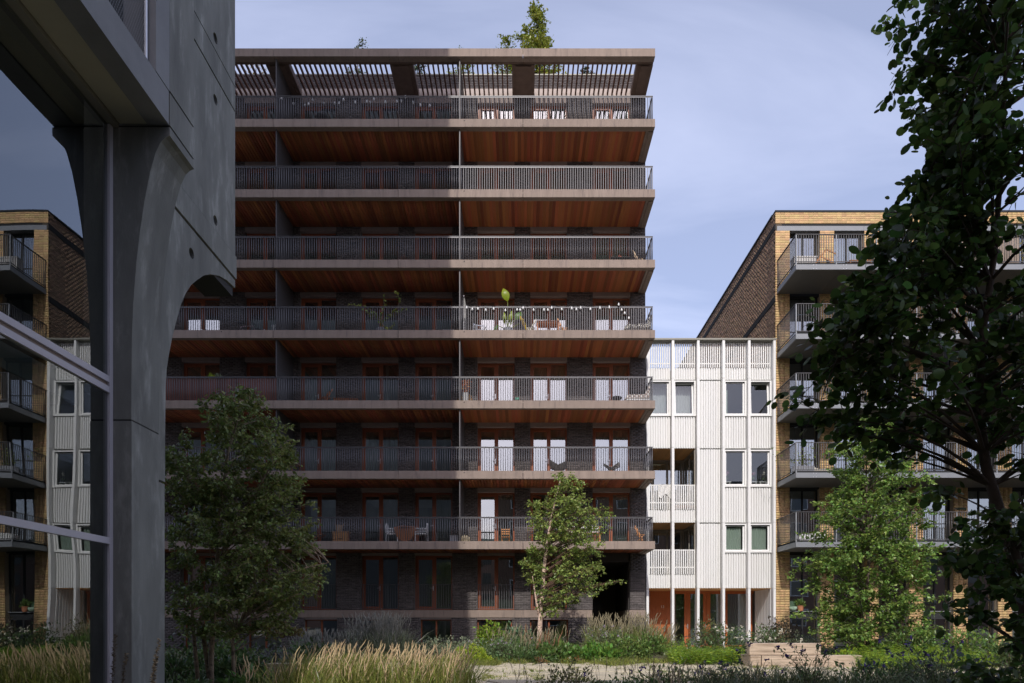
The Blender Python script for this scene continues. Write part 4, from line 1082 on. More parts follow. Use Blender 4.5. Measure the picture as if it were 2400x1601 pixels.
# ================================================================ GARDEN PLANTING
def mix_dirs(n, rng, up=.8, sp=.5): return np.stack([rng.normal(0, sp, n), rng.normal(0, sp, n), np.abs(rng.normal(up, .3, n))], 1)
def blades(x, y, n, rad, h, rng, lean=(0,0), w=.012, bend=.35):
    """grass blades as three-segment strips"""
    a = rng.random(n)*6.283; r = rad*np.sqrt(rng.random(n)); bx = x + r*np.cos(a); by = y + r*np.sin(a)
    bz = np.array([gz(u, v) for u, v in zip(bx, by)]); hh = h*rng.uniform(.4, 1.15, n)
    dx = rng.normal(lean[0], bend, n)*hh; dy = rng.normal(lean[1], bend, n)*hh
    sa = rng.random(n)*3.14; sx, sy = np.cos(sa)*w, np.sin(sa)*w
    V = []
    for t, ww in ((0, 1), (.45, .9), (.8, .55)):
        cx, cy, cz = bx + dx*t*t, by + dy*t*t, bz + hh*(t - .18*t**3*np.minimum(1, np.hypot(dx, dy)/hh))
        V += [np.stack([cx-sx*ww, cy-sy*ww, cz], 1), np.stack([cx+sx*ww, cy+sy*ww, cz], 1)]
    V.append(np.stack([bx+dx, by+dy, bz+hh*.86], 1)); V = np.stack(V, 1)
    F = np.array([(0,1,3),(0,3,2),(2,3,5),(2,5,4),(4,5,6)])
    return V.reshape(-1,3), (F[None] + (np.arange(n)*7)[:,None,None]).reshape(-1,3), np.repeat(rng.random(n), 5)
def join(parts):
    V = []; F = []; R = []; o = 0
    for v, f, r in parts: V.append(v); F.append(f+o); R.append(r); o += len(v)
    return np.concatenate(V), np.concatenate(F), np.concatenate(R)
def spikes(pos, h, rng, lean=(.12, 0), sl=.22, sr=.011, wob=.05):
    """dry flower stems: thin stalk topped by a rough spike of bracts"""
    Vs = []; Fs = []; Rs = []; o = 0
    for (x, y) in pos:
        hh = h*rng.uniform(.58, 1.12); z0 = gz(x, y); lx, ly = rng.normal(lean[0], .13)*hh, rng.normal(lean[1], .1)*hh
        L = sl*rng.uniform(.6, 1.3); k = 10; pts = []; ph = rng.uniform(0, 6)
        for i in range(k+1):
            t = i/k; s = 0 if i < 5 else (i-4)/6
            zz = (hh-L)*(i/5) if i <= 5 else (hh-L) + L*(i-5)/5
            u = zz/hh
            pts.append((x + lx*u*u + (math.sin(ph+zz*14)*wob*L*2 if i > 5 else 0), y + ly*u*u, z0 + zz*(.98)))
        rad = [.0022]*5 + [sr*.7, sr, sr*1.05, sr*.95, sr*.7, sr*.25]; q = rng.random()
        V = []
        for (px, py, pz), r in zip(pts, rad):
            for a in (0, 2.09, 4.19): 
                rr = r*rng.uniform(.75, 1.3); V.append((px+rr*math.cos(a+ph), py+rr*math.sin(a+ph), pz))
        for i in range(k):
            for a in range(3):
                b = (a+1) % 3; A, B, C, E = o+i*3+a, o+i*3+b, o+(i+1)*3+b, o+(i+1)*3+a
                Fs += [(A,B,C),(A,C,E)]; Rs += [q, q]
        n0 = len(V)
        for j in range(26):                                    # bracts standing off the spike
            i = rng.integers(5, k); t = rng.random(); p = np.array(pts[i])*(1-t) + np.array(pts[i+1])*t; a = rng.uniform(0, 6.28); rr = sr*rng.uniform(.8, 1.1)
            d = np.array([math.cos(a), math.sin(a), .5])*sr*1.25; s_ = np.array([-math.sin(a), math.cos(a), 0])*sr*.5; b0 = p + np.array([math.cos(a), math.sin(a), 0])*rr*.5
            V += [tuple(b0-s_), tuple(b0+s_), tuple(b0+d)]; m = o + n0 + 3*j; Fs.append((m, m+1, m+2)); Rs.append((q+.37*rng.random()) % 1)
        Vs += V; o += len(V)
    return np.array(Vs), np.array(Fs), np.array(Rs)
def mound_plant(name, label, x, y, rx, ry, h, mat, n, leaf, seed, asp=.55, shape=0, stem=None, cat='shrub', group=None, top=None, updown=.8, dirs=None, inner=.35):
    """a dense leafy cushion: blades spread through a dome, thin stems inside"""
    rng = np.random.default_rng(seed); z0 = gz(x, y)
    u = unit(rng.normal(0, 1, (n, 3))); u[:, 2] = np.abs(u[:, 2]); r = (inner + (1-inner)*rng.random(n)**.6)[:, None]
    lump = 1 + .22*np.sin(u[:, 0:1]*5+seed) * np.cos(u[:, 1:2]*6) + .14*np.sin(u[:, 0:1]*13+2*seed)
    Pn = np.array([x, y, z0]) + u*r*lump*np.array([rx, ry, h]); D = u*.7 + rng.normal(0, .5, (n, 3)) + np.array([0, 0, .25])
    t = thing(name, label, cat, (x, y, z0), group)
    m = MB()
    for k in range(14):
        a = rng.uniform(0, 6.28); q = rng.uniform(.2, .8); m.tube([(x+rng.normal(0,.06), y+rng.normal(0,.06), z0-.03), (x+rx*q*.5*math.cos(a), y+ry*q*.5*math.sin(a), z0+h*.5), (x+rx*q*math.cos(a), y+ry*q*math.sin(a), z0+h*.85)], [.010, .007, .003], 4, cap=False)
    m.build('stems', stem or BARKD, t, kind='stuff')
    leaf_obj('foliage', Pn, D, leaf*rng.uniform(.6, 1.25, n), mat, t, asp, shape, 'stuff', rng, updown)
    return t
def flowers(t, pts, size, mat, name='flower_heads', seed=3):
    rng = np.random.default_rng(seed); P = []; D = []
    for p in pts:
        for k in range(9): P.append(np.array(p) + rng.normal(0, size*.25, 3)); D.append(rng.normal(0, 1, 3))
    leaf_obj(name, np.array(P), np.array(D), np.full(len(P), size)*rng.uniform(.6,1.1,len(P)), mat, t, .8, 0, 'stuff', rng)

GOLD = M('straw_seed_spike', (.74,.57,.33), .8, rnd=.25, hue=.015, trans=.2)
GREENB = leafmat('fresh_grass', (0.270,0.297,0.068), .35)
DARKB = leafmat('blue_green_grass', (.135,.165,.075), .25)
LIME = leafmat('lime_leaf', (0.351,0.446,0.041), .3, .2)
FERN = leafmat('yellow_green_fern', (0.284,0.405,0.038), .35, .28)
SHRUB = leafmat('shrub_leaf', (0.135,0.216,0.054))
SHRUBD = leafmat('dull_shrub_leaf', (0.101,0.162,0.054))
GREYG = leafmat('grey_green_leaf', (0.230,0.270,0.162), .2)
PLUME = M('pale_plume', (.40,.34,.21), .85, rnd=.22, trans=.2)
GREYP = M('grey_plume', (.36,.35,.30), .85, rnd=.22, trans=.2)
PURP = M('violet_flower', (.10,.055,.26), .7, rnd=.2)
LILAC = M('lilac_flower', (.36,.29,.36), .8, rnd=.2)
RUST = leafmat('rusty_leaf', (.26,.13,.05), .3, .3)
ROSEW = M('cream_petal', (.78,.73,.60), .7, rnd=.06, trans=.2)
rng = np.random.default_rng(9)

# golden bed in the sunlit gap, foreground left of centre
pos = []
while len(pos) < 400:
    px = rng.uniform(640, 1085); Y = rng.uniform(10.4, 12.6); x = PX(px, Y)
    if x < -4.38 + .0885*(Y-8.5) + .02: continue
    if px < 720 and rng.random() < .45: continue
    pos.append((x, Y))
gold = obj('golden_grass', fastmesh('golden_grass', *[a for a in (lambda q: (q[0], q[1], 3, q[2]))(spikes([p for p in pos], .88, rng, (.14, 0), .25, .0100))]), GOLD, None, 'stuff')
tag(gold, 'sunlit golden grass with long pale seed spikes in the left foreground', 'grass')
bl = []
for k in range(70):
    p = pos[rng.integers(0, len(pos))]; bl.append(blades(p[0], p[1], 60, .28, .80, rng, (.1, 0), .007))
V, F, R = join(bl)
obj('grass_blades', fastmesh('grass_blades', V, F, 3, R), GREENB, gold, 'stuff')
# scattered spikes left of it, already in shade
pos = [(PX(px, Y), Y) for px, Y in zip(rng.uniform(560, 660, 26), rng.uniform(10.6, 12.4, 26))]
V, F, R = spikes(pos, .72, rng, (.05, 0), .24, .011)
g2 = obj('shaded_grass', fastmesh('shaded_grass', V, F, 3, R), GOLD, None, 'stuff'); tag(g2, 'few pale grass spikes in shade beside the golden bed', 'grass')

# grey plumed grass clump in the shade behind
def plume_grass(name, label, px0, px1, Y, h, n, pm, bm_, seed, lean=(.05, 0), rad=.5, sl=.2, sr=.010):
    rng = np.random.default_rng(seed); x0, x1 = PX(px0, Y), PX(px1, Y)
    pos = [(rng.uniform(x0, x1), Y + rng.normal(0, rad*.6)) for _ in range(n)]
    c = (x0+x1)/2
    t = thing(name, label, 'grass', (c, Y, gz(c, Y)))
    V, F, R = spikes(pos, h, rng, lean, sl, sr); obj('seed_plumes', fastmesh('plumes', V, F, 3, R), pm, t, 'stuff')
    bl = [blades(p[0], p[1], 16, .16, h*.78, rng, lean, .008) for p in pos[::3]]
    V, F, R = join(bl); obj('grass_blades', fastmesh('blades', V, F, 3, R), bm_, t, 'stuff')
    return t
plume_grass('plume_grass', 'tall grey plumed grass clump in shade before the dark block', 828, 945, 20.6, 1.50, 420, GREYP, GREYG, 41, (0, 0), .6, .26, .013)
plume_grass('plume_grass', 'shorter grey plumed grass in shade left of the tall clump', 700, 850, 20.2, 1.05, 300, GREYP, GREYG, 42, (0, 0), .6, .24, .013)
plume_grass('plume_grass', 'sunlit pale plumed grass bank right of the birch trunk', 1375, 1535, 23.4, 1.22, 270, PLUME, leafmat('bank_blade', (0.230,0.270,0.081)), 43, (.06, 0), .8, .28, .013)
plume_grass('plume_grass', 'thin pale plumes leaning over the front door of the white house', 1530, 1575, 25.5, 1.05, 60, PLUME, GREENB, 44, (.22, 0), .4, .30, .012)
plume_grass('plume_grass', 'sparse pale spikes standing between the lime cushion and the birch', 1150, 1330, 22.2, .90, 130, PLUME, SHRUB, 45, (.03, 0), .7, .2, .012)
# tall dry spikes (foxglove-like)
pos = [(PX(px, 22.0), 22.0 + rng.normal(0, .2)) for px in (1256, 1262, 1272, 1279, 1286, 1294, 1306, 1240, 1228)]
V, F, R = spikes(pos, 1.0, rng, (.08, 0), .55, .028, .02)
sp = obj('dry_spikes', fastmesh('dry_spikes', V, F, 3, R), M('russet_spike', (.24,.12,.06), .85, rnd=.2), None, 'stuff'); tag(sp, 'tall russet dry flower spikes at the foot of the birch', 'flower')

# cushions and shrubs of the middle bed
t = mound_plant('lime_cushion', 'round lime green leafy cushion at the edge of the stone path', PX(1105, 20.6), 20.6, .62, .55, .52, LIME, 2600, .055, 51, .7, inner=.75)
mound_plant('shrub', 'bright green leafy bush below the basement window', PX(1150, 23.2), 23.2, .62, .5, .86, leafmat('bright_bush', (0.230,0.338,0.041)), 900, .13, 52)
mound_plant('shrub', 'blue-green leafy bush left of the birch', PX(1208, 23.4), 23.4, .75, .5, .75, leafmat('blue_bush', (0.121,0.203,0.101)), 1100, .11, 53)
mound_plant('shrub', 'grey-green catmint mound behind the lime cushion', PX(1085, 22.0), 22.0, .85, .6, .62, GREYG, 1500, .075, 54)
t = mound_plant('shrub', 'grey-green catmint with lilac flowers in the middle of the bed', PX(1178, 21.6), 21.6, .95, .6, .66, leafmat('catmint', (0.176,0.243,0.108)), 2000, .085, 55)
flowers(t, [(t.location.x+rng.normal(0,.5), 21.3+rng.normal(0,.3), t.location.z+rng.uniform(.45,.75)) for _ in range(22)], .034, LILAC)
mound_plant('shrub', 'low dark leafy ground shrub in front of the birch', PX(1240, 20.9), 20.9, 1.1, .55, .40, SHRUBD, 1700, .10, 56)
t = mound_plant('shrub', 'green bush with rusty lower leaves right of the birch trunk', PX(1310, 21.2), 21.2, .95, .55, .55, SHRUB, 1500, .13, 57, .7)
t = mound_plant('shrub', 'large-leaved green bush at the right end of the bed', PX(1392, 21.3), 21.3, .95, .6, .56, leafmat('broad_green', (0.142,0.270,0.047)), 1300, .15, 58, .6)
mound_plant('shrub', 'mid green bush under the pale plumed bank', PX(1460, 21.8), 21.8, 1.0, .6, .72, leafmat('bank_leaf', (0.162,0.243,0.061)), 1700, .11, 59)
mound_plant('shrub', 'loose green shrub beside the front door path', PX(1528, 22.4), 22.4, .55, .5, .62, SHRUB, 800, .11, 60)
t = mound_plant('shrub', 'lilac flowered clump in the plumed bank', PX(1420, 22.4), 22.4, .9, .5, .86, leafmat('sage_leaf', (0.203,0.257,0.121)), 1100, .08, 61)
flowers(t, [(t.location.x+rng.normal(0,.45), 22.1+rng.normal(0,.25), t.location.z+rng.uniform(.6,.95)) for _ in range(24)], .036, LILAC)
mound_plant('shrub', 'rust coloured dead foliage at the front of the bed', PX(1345, 20.5), 20.5, .4, .3, .22, RUST, 90, .09, 62)
mound_plant('shrub', 'grey twiggy plant against the basement wall in shade', PX(1020, 22.5), 22.5, .8, .5, .55, GREYG, 900, .07, 63)
mound_plant('shrub', 'small rusty dry clump at the birch foot', PX(1268, 20.4), 20.4, .22, .2, .26, RUST, 70, .08, 64)

# bed before the white house
def fern_bed(name, label, px0, px1, Y0_, Y1_, n, mat, seed, L=.55):
    rng = np.random.default_rng(seed); P = []; D = []; S = []; st = MB()
    for k in range(n):
        Y = rng.uniform(Y0_, Y1_); x = PX(rng.uniform(px0, px1), Y); z = gz(x, Y); a = rng.uniform(0, 6.28); l = L*rng.uniform(.6, 1.25)
        pts = [Vector((x + math.cos(a)*l*.6*t*t, Y + math.sin(a)*l*.6*t*t, z + l*(1.15*t - .55*t*t))) for t in (0, .25, .5, .75, 1)]
        st.tube(pts, [.005,.004,.003,.002,.001], 3, cap=False)
        for t in np.linspace(.15, 1, 13):
            i = min(3, int(t*4)); p = pts[i].lerp(pts[i+1], t*4-i); w = l*.26*(1.08-t)
            for s in (-1, 1):
                P.append(p); D.append((-math.sin(a)*s + .35*math.cos(a), math.cos(a)*s + .35*math.sin(a), .12 + rng.normal(0, .15))); S.append(w)
    c = PX((px0+px1)/2, (Y0_+Y1_)/2)
    t = obj(name, st_mesh(st), SHRUB, None, 'stuff'); tag(t, label, 'fern')
    leaf_obj('fronds', np.array(P), np.array(D), np.array(S), mat, t, .32, 0, 'stuff', rng, .35)
    return t
def st_mesh(st):
    me = bpy.data.meshes.new('stalks'); me.from_pydata(st.v, [], st.f); return me
fern_bed('fern_bed', 'yellow-green feathery ferns in front of the white house', 1575, 1735, 19.6, 22.2, 330, FERN, 71, .72)
fern_bed('fern_bed', 'yellow-green feathery ferns right of the timber bench', 2010, 2330, 17.2, 21.5, 420, FERN, 72, .72)
t = mound_plant('rose_bush', 'dark rose bush with cream flowers under the white house', PX(1690, 24.6), 24.6, 1.0, .7, 1.02, SHRUBD, 1700, .085, 73)
flowers(t, [(t.location.x+rng.normal(.2,.5), 24.1+rng.normal(0,.3), t.location.z+rng.uniform(.5,1.0)) for _ in range(18)], .06, ROSEW)
t = mound_plant('rose_bush', 'second cream flowered bush behind the timber bench', PX(1790, 24.4), 24.4, 1.05, .7, .92, leafmat('rose_leaf', (0.135,0.203,0.081)), 1700, .085, 74)
flowers(t, [(t.location.x+rng.normal(0,.55), 23.9+rng.normal(0,.3), t.location.z+rng.uniform(.4,.9)) for _ in range(22)], .06, ROSEW)
mound_plant('shrub', 'dark reddish shrub at the corner of the yellow block', PX(1830, 26.0), 26.0, .8, .6, 1.25, leafmat('purple_leaf', (0.115,0.101,0.061)), 1300, .11, 75)
mound_plant('shrub', 'dark shrub with reddish tips between the glass doors', PX(1655, 27.0), 27.0, .6, .5, 1.25, leafmat('olive_red_leaf', (0.176,0.176,0.068)), 1100, .09, 76)
mound_plant('shrub', 'low green plants beside the front door', PX(1600, 25.0), 25.0, .7, .5, .62, SHRUB, 900, .09, 77)
mound_plant('shrub', 'grey-green low planting at the foot of the yellow block', PX(1890, 25.0), 25.0, 1.0, .6, .62, GREYG, 1200, .08, 78)
t = mound_plant('shrub', 'green shrub right of the broad tree', PX(2130, 22.0), 22.0, 1.1, .8, .95, SHRUB, 1700, .10, 79)
mound_plant('shrub', 'leafy green shrub below the balconies at the right', PX(2260, 21.0), 21.0, 1.3, .8, .9, leafmat('right_leaf', (0.162,0.257,0.054)), 1800, .11, 80)
mound_plant('shrub', 'dark green shrub low at the far right', PX(2370, 19.0), 19.0, 1.1, .8, .8, SHRUBD, 1500, .11, 81)
mound_plant('shrub', 'little yellow-green plant beside the bench end', PX(1985, 20.4), 20.4, .4, .35, .42, FERN, 500, .1, 82)

# shaded undergrowth on the left
for i, (px, Y, rx, h, m_, n, lf, lab) in enumerate((
    (420, 14.0, .8, .75, SHRUBD, 1100, .10, 'dark green undergrowth at the foot of the concrete arch'),
    (560, 14.6, .8, .62, SHRUBD, 1100, .11, 'leafy undergrowth between the shaded tree stems'),
    (640, 15.6, .8, .70, leafmat('mauve_leaf', (0.149,0.149,0.149)), 1100, .07, 'grey-mauve herb clump in shade behind the bench'),
    (520, 16.5, 1.0, .95, SHRUB, 1300, .11, 'mid green shrub in the shade behind the many-stemmed tree'),
    (720, 17.5, .9, .80, SHRUBD, 1200, .10, 'dark shrub in shade under the grey plumes'),
    (590, 12.2, .55, .42, leafmat('palmate_leaf', (0.115,0.216,0.054)), 420, .15, 'low broad-leaved plant left of the golden grass'),
    (790, 16.5, .8, .55, SHRUBD, 900, .10, 'low dark shrub behind the golden grass'),
    (440, 11.7, .5, .35, SHRUBD, 420, .10, 'small dark plant in the shade by the concrete pier'))):
    mound_plant('shrub', lab, PX(px, Y), Y, rx, rx*.7, h, m_, n, lf, 90+i)
# small maple with reddish flat sprays
mp_ = Vector((PX(640, 14.8), 14.8, 0))
cl = [(PX(px, 14.8), 14.8+dy, PZ(py, 14.8), 1) for px, py, dy in ((625,1472,0),(650,1464,.2),(672,1470,-.1),(690,1480,.1),(640,1482,-.2),(665,1484,.15),(700,1474,-.1))]
tree('maple_sapling', 'small maple sapling with flat green and rusty sprays in shade', [[mp_, mp_+Vector((.05,0,.6)), mp_+Vector((.12,0,1.15))]], cl, leafmat('maple_leaf', (0.216,0.176,0.047), .3, .35, .05), BARKD, leaf=.085, per=60, cr=.26, squash=.2, seed=25, trunk_r=.018)
# dark foreground planting on the right, in shade
def fore_grass(name, label, px0, px1, Y0_, Y1_, n, h, mat, seed, w=.008):
    rng = np.random.default_rng(seed); bl = []
    for k in range(n):
        Y = rng.uniform(Y0_, Y1_); bl.append(blades(PX(rng.uniform(px0, px1), Y), Y, 34, .14, h*rng.uniform(.75, 1.15), rng, (0,0), w, .42))
    V, F, R = join(bl); o = obj(name, fastmesh(name, V, F, 3, R), mat, None, 'stuff'); tag(o, label, 'grass'); return o
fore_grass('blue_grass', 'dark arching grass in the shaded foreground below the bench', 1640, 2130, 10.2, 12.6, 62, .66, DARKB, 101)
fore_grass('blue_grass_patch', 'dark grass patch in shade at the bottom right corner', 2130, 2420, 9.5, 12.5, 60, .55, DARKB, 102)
pos = [(PX(px, Y), Y) for px, Y in zip(rng.uniform(1500, 1780, 105), rng.uniform(10.6, 12.6, 105))]
V, F, R = spikes(pos, .60, rng, (0, 0), .24, .009)
o = obj('shaded_spikes', fastmesh('shaded_spikes', V, F, 3, R), M('dull_straw', (.46,.38,.24), .85, rnd=.2), None, 'stuff'); tag(o, 'dull straw spikes in the shaded foreground by the path', 'grass')
pos = [(PX(px, Y), Y) for px, Y in zip(rng.uniform(1200, 1500, 34), rng.uniform(11, 12.8, 34))]
V, F, R = spikes(pos, .66, rng, (.02, 0), .2, .007)
o = obj('path_edge_spikes', fastmesh('path_edge_spikes', V, F, 3, R), M('dull_straw', (.46,.38,.24), .85, rnd=.2), None, 'stuff'); tag(o, 'thin dark flower stems standing against the pale stones', 'flower')
FOREA = leafmat('fore_leaf_olive', (.17,.19,.06)); FOREB = leafmat('fore_leaf_green', (.11,.19,.06)); FOREC = leafmat('fore_leaf_grey', (.17,.20,.12))
for i, (px, Y, rx, h, n, lf, lab) in enumerate((
    (1340, 12.2, .62, .52, 700, .075, 'airy dark green herb in the foreground before the stones'),
    (1560, 11.8, .8, .46, 900, .08, 'dark leafy herb low in the shaded foreground'),
    (1720, 11.6, .8, .50, 900, .08, 'dark bushy herb in front of the bench end'),
    (1880, 11.0, .8, .48, 900, .08, 'shaded leafy clump below the long bench'),
    (2060, 11.4, .9, .62, 1100, .09, 'shaded clump right of the bench in the foreground'),
    (2200, 11.2, .9, .80, 1200, .09, 'dark butterfly bush with violet flowers at the lower right'),
    (2330, 10.5, .9, .74, 1200, .09, 'dark shrub at the bottom right under the near alder'),
    (1450, 11.4, .6, .34, 500, .08, 'small dark plant at the bottom edge beside the stones'))):
    t = mound_plant('butterfly_bush' if 'butterfly' in lab else 'shrub', lab, PX(px, Y), Y, rx, rx*.7, h, (FOREA, FOREB, FOREC)[i % 3], n, lf, 120+i, .42)
    if i in (1, 2, 4, 5): flowers(t, [(t.location.x+rng.normal(0,.5), Y-.1+rng.normal(0,.25), h*rng.uniform(.75,1.3)) for _ in range(9)], .05, PURP)
def wand(name, label, px, Y, tips, seed):
    rng = np.random.default_rng(seed); b = Vector((PX(px, Y), Y, 0)); t = thing(name, label, 'shrub', b)
    m = MB(); P = []; D = []; fl = []
    for (tx, ty) in tips:
        e = P3(tx, ty, Y); pth = bez(b, (b+e)/2 + Vector((-(e.x-b.x)*.25, 0, .25)), e, 8); m.tube(pth, [.007*(1-.08*i) for i in range(9)], 4, cap=False)
        for i in range(3, 9):
            for k in range(5): P.append(pth[i]+Vector(rng.normal(0,.03,3))); D.append(rng.normal(0,.7,3))
        fl.append(tuple(e))
    m.build('stems', BARKD, t, kind='stuff'); leaf_obj('foliage', np.array(P), np.array(D), .075*rng.uniform(.6,1.2,len(P)), SHRUBD, t, .35, 0, 'stuff', rng)
    flowers(t, fl, .05, PURP, seed=seed); return t
wand('butterfly_bush', 'arching butterfly bush sprays with violet tips in front of the bench', 1905, 10.2, [(1822,1518),(1855,1512),(1880,1525),(1920,1512),(1935,1530),(1846,1540),(1960,1520)], 131)
wand('butterfly_bush', 'violet tipped sprays among the ferns at the right', 2200, 10.0, [(2080,1525),(2130,1512),(2170,1530),(2215,1508),(2250,1530),(2290,1545),(2180,1560),(2240,1575)], 132)
wand('butterfly_bush', 'violet tipped sprays over the fern bed by the white house', 1700, 10.6, [(1690,1552),(1730,1522),(1755,1510),(1735,1550),(1640,1560)], 133)
# dry bristly stems in front of the concrete column
t = thing('dry_weed', 'dark bristly dry weed stems in front of the concrete column', 'weed', (PX(330, 6.2), 6.2, 0)); m = MB(); P = []; D = []
for (x0, x1, y1) in ((258,272,1488),(280,296,1532),(335,374,1500),(352,366,1540)):
    a = Vector((PX(x0, 6.2), 6.2, .2)); e = P3(x1, y1, 6.2); a = Vector((a.x, 6.2, 0)); pth = bez(a, (a+e)/2 + Vector((-.03,0,.1)), e, 10); m.tube(pth, [.006*(1-.07*i) for i in range(11)], 4, cap=False)
    for i in range(30, 101, 1):
        u = i/100; k = min(9, int(u*10)); p = pth[k].lerp(pth[k+1], u*10-k)
        for q in range(3): P.append(p); D.append((rng.normal(0,1), rng.normal(0,1), rng.normal(.4,.4)))
m.build('stems', BARKD, t, kind='stuff'); leaf_obj('bristles', np.array(P), np.array(D), np.full(len(P), .03), M('dry_bristle', (.10,.075,.045), .9), t, .35, 0, 'stuff')
# loose ground cover on the soil
P = []; D = []
for k in range(16000):
    Y = rng.uniform(13.5, 30.5); px = rng.uniform(380, 2420); x = PX(px, Y)
    if 13.4 < Y < 20.4 and -3.8 < x < 13 and rng.random() < .97: continue
    P.append((x, Y, gz(x, Y) + rng.uniform(0, .10))); D.append((rng.normal(0,.8), rng.normal(0,.8), abs(rng.normal(.3,.3))))
o = leaf_obj('ground_cover', np.array(P), np.array(D), rng.uniform(.06, .15, len(P)), leafmat('ground_leaf', (0.135,0.189,0.054)), None, .5, 0, 'stuff', rng); tag(o, 'low green ground cover over the garden soil', 'ground cover')
bl = []
for k in range(190):
    px = rng.uniform(1060, 1640); Y = 20.5 + .55*math.sin(px*.021) + .3*math.sin(px*.06) + rng.uniform(-.35, .5); bl.append(blades(PX(px, Y), Y, 34, .24, rng.uniform(.10, .30), rng, (0,0), .008, .7))
for (a, b) in STONE_EDGES:                                    # weeds and moss in the joints
    if rng.random() < .55 and a[1] > 13.8:
        for q in range(rng.integers(2, 6)):
            u = rng.random(); bl.append(blades(a[0]+(b[0]-a[0])*u, a[1]+(b[1]-a[1])*u, 9, .07, rng.uniform(.07, .13), rng, (0,0), .009, .8))
for k in range(90):
    Y = rng.uniform(14.2, 20); bl.append(blades(PX(rng.uniform(900, 1660), Y), Y, 10, .08, .10, rng, (0,0), .006, .6))
V, F, R = join(bl); o = obj('path_edge_grass', fastmesh('path_edge_grass', V, F, 3, R), GREENB, None, 'stuff'); tag(o, 'short grass and moss along the stones of the path', 'grass')

# ================================================================ TIMBER BENCHES
def timber_bench(label, pxa, pxb, pxu, ptop, pmid, pbot, Y):
    xa, xb, xu = PX(pxa, Y), PX(pxb, Y), PX(pxu, Y); z0, z1, z2 = PZ(pbot, Y), PZ(pmid, Y), PZ(ptop, Y)
    t = thing('timber_bench', label, 'bench', ((xa+xb)/2, Y, 0))
    def beamo(nm, x0, x1, y0, y1, q0, q1):
        m = MB(); c = .012
        m.extrude([(y0+c, q0), (y1-c, q0), (y1, q0+c), (y1, q1-c), (y1-c, q1), (y0+c, q1), (y0, q1-c), (y0, q0+c)], 'x', x0, x1); m.build(nm, TIMBER, t, fixn=True)
    beamo('lower_beam', xa+.33, xb, Y, Y+.40, z0, z1-.006)
    beamo('end_block', xa+.02, xa+.31, Y+.02, Y+.9, z0-.02, z1-.008)
    if pxu: beamo('upper_beam', xa, xu, Y+.04, Y+.42, z1+.006, z2)
    beamo('foot', (xa+xb)/2-.2, (xa+xb)/2+.2, Y+.08, Y+.34, 0, z0-.002); beamo('foot', xb-.6, xb-.3, Y+.08, Y+.34, 0, z0-.002)
    return t
timber_bench('long bench of stacked weathered timber beams in the sunny courtyard', 1758, 2021, 1925, 1508, 1536, 1566, 18.9)
t = thing('timber_bench', 'low grey timber beam bench in shade behind the golden grass', 'bench', (PX(760, 14.2), 14.2, 0))
for nm, a, b, y0, y1, z0, z1 in (('seat_beam', 620, 940, 14.2, 14.65, .06, .42), ('foot', 660, 690, 14.25, 14.6, 0, .058), ('foot', 860, 890, 14.25, 14.6, 0, .058)):
    m = MB(); m.box(PX(a, 14.2), PX(b, 14.2), y0, y1, z0, z1); m.build(nm, TIMBER, t)
# ================================================================ FURNITURE AND BELONGINGS ON THE BALCONIES
def furn(name, label, cat, group=None): return thing(name, label, cat, (0, 0, 0), group)
def place(t, px, Y, z, rz=0.0, sc=1.0, dx=0.0):
    t.location = (PX(px, Y) + dx, Y, z); t.rotation_euler = (0, 0, rz); t.scale = (sc,)*3; return t
def part(t, name, mat, *boxes, **kw):
    m = MB()
    for b in boxes: m.box(*b)
    return m.build(name, mat, t, **kw)
def folding_chair(label, mat, group=None):
    t = furn('folding_chair', label, 'chair', group)
    for s in (-.2, .2):
        m = MB(); m.beam((s, -.22, 0), (s, .22, .86), .022, .04); m.build('leg', mat, t)
        m = MB(); m.beam((s*.88, .24, 0), (s*.88, -.20, .45), .022, .036); m.build('leg', mat, t)
    for k in range(6): part(t, 'seat_slat', mat, (-.2, .2, -.2+k*.065, -.2+k*.065+.045, .44, .458))
    for k in range(3):
        y = .105 + k*.055; z = .60 + k*.105
        m = MB(); m.beam((-.21, y, z), (.21, y, z), .016, .06); m.build('back_slat', mat, t)
    return t
def arm_chair(label):
    t = furn('garden_armchair', label, 'chair', 'white garden armchairs')
    for x in (-.27, .27):
        for y in (-.25, .25):
            m = MB(); m.tube([(x, y, 0), (x, y*.96, .44), (x, y*(.95 if y < 0 else 1.05), .64 if y < 0 else .66)], .018, 8); m.build('leg', WPLAS, t)
        m = MB(); m.box(x-.025, x+.025, -.27, .27, .63, .66); m.build('armrest', WPLAS, t)
        m = MB(); m.box(x-.012, x+.012, -.25, .25, .50, .525); m.build('side_rail', WPLAS, t)
    part(t, 'seat', WPLAS, (-.25, .25, -.26, .25, .42, .45))
    m = MB(); poly = [(-.24,.46),(-.27,.62),(-.25,.78),(-.15,.88),(0,.90),(.15,.88),(.25,.78),(.27,.62),(.24,.46)]
    m.extrude(poly, 'y', .25, .28); b = m.build('backrest', WPLAS, t, fixn=True)
    return t
def slat_table(label, mat, w=.9, d=.6, h=.72, n=7):
    t = furn('garden_table', label, 'table')
    for k in range(n): part(t, 'top_slat', mat, (-w/2, w/2, -d/2+k*d/n+.006, -d/2+(k+1)*d/n-.006, h-.022, h))
    for x in (-w/2+.05, w/2-.05):
        for y in (-d/2+.05, d/2-.05): part(t, 'leg', mat, (x-.022, x+.022, y-.022, y+.022, 0, h-.024))
    part(t, 'apron', mat, (-w/2+.03, w/2-.03, -d/2+.03, -d/2+.05, h-.09, h-.024), (-w/2+.03, w/2-.03, d/2-.05, d/2-.03, h-.09, h-.024))
    return t
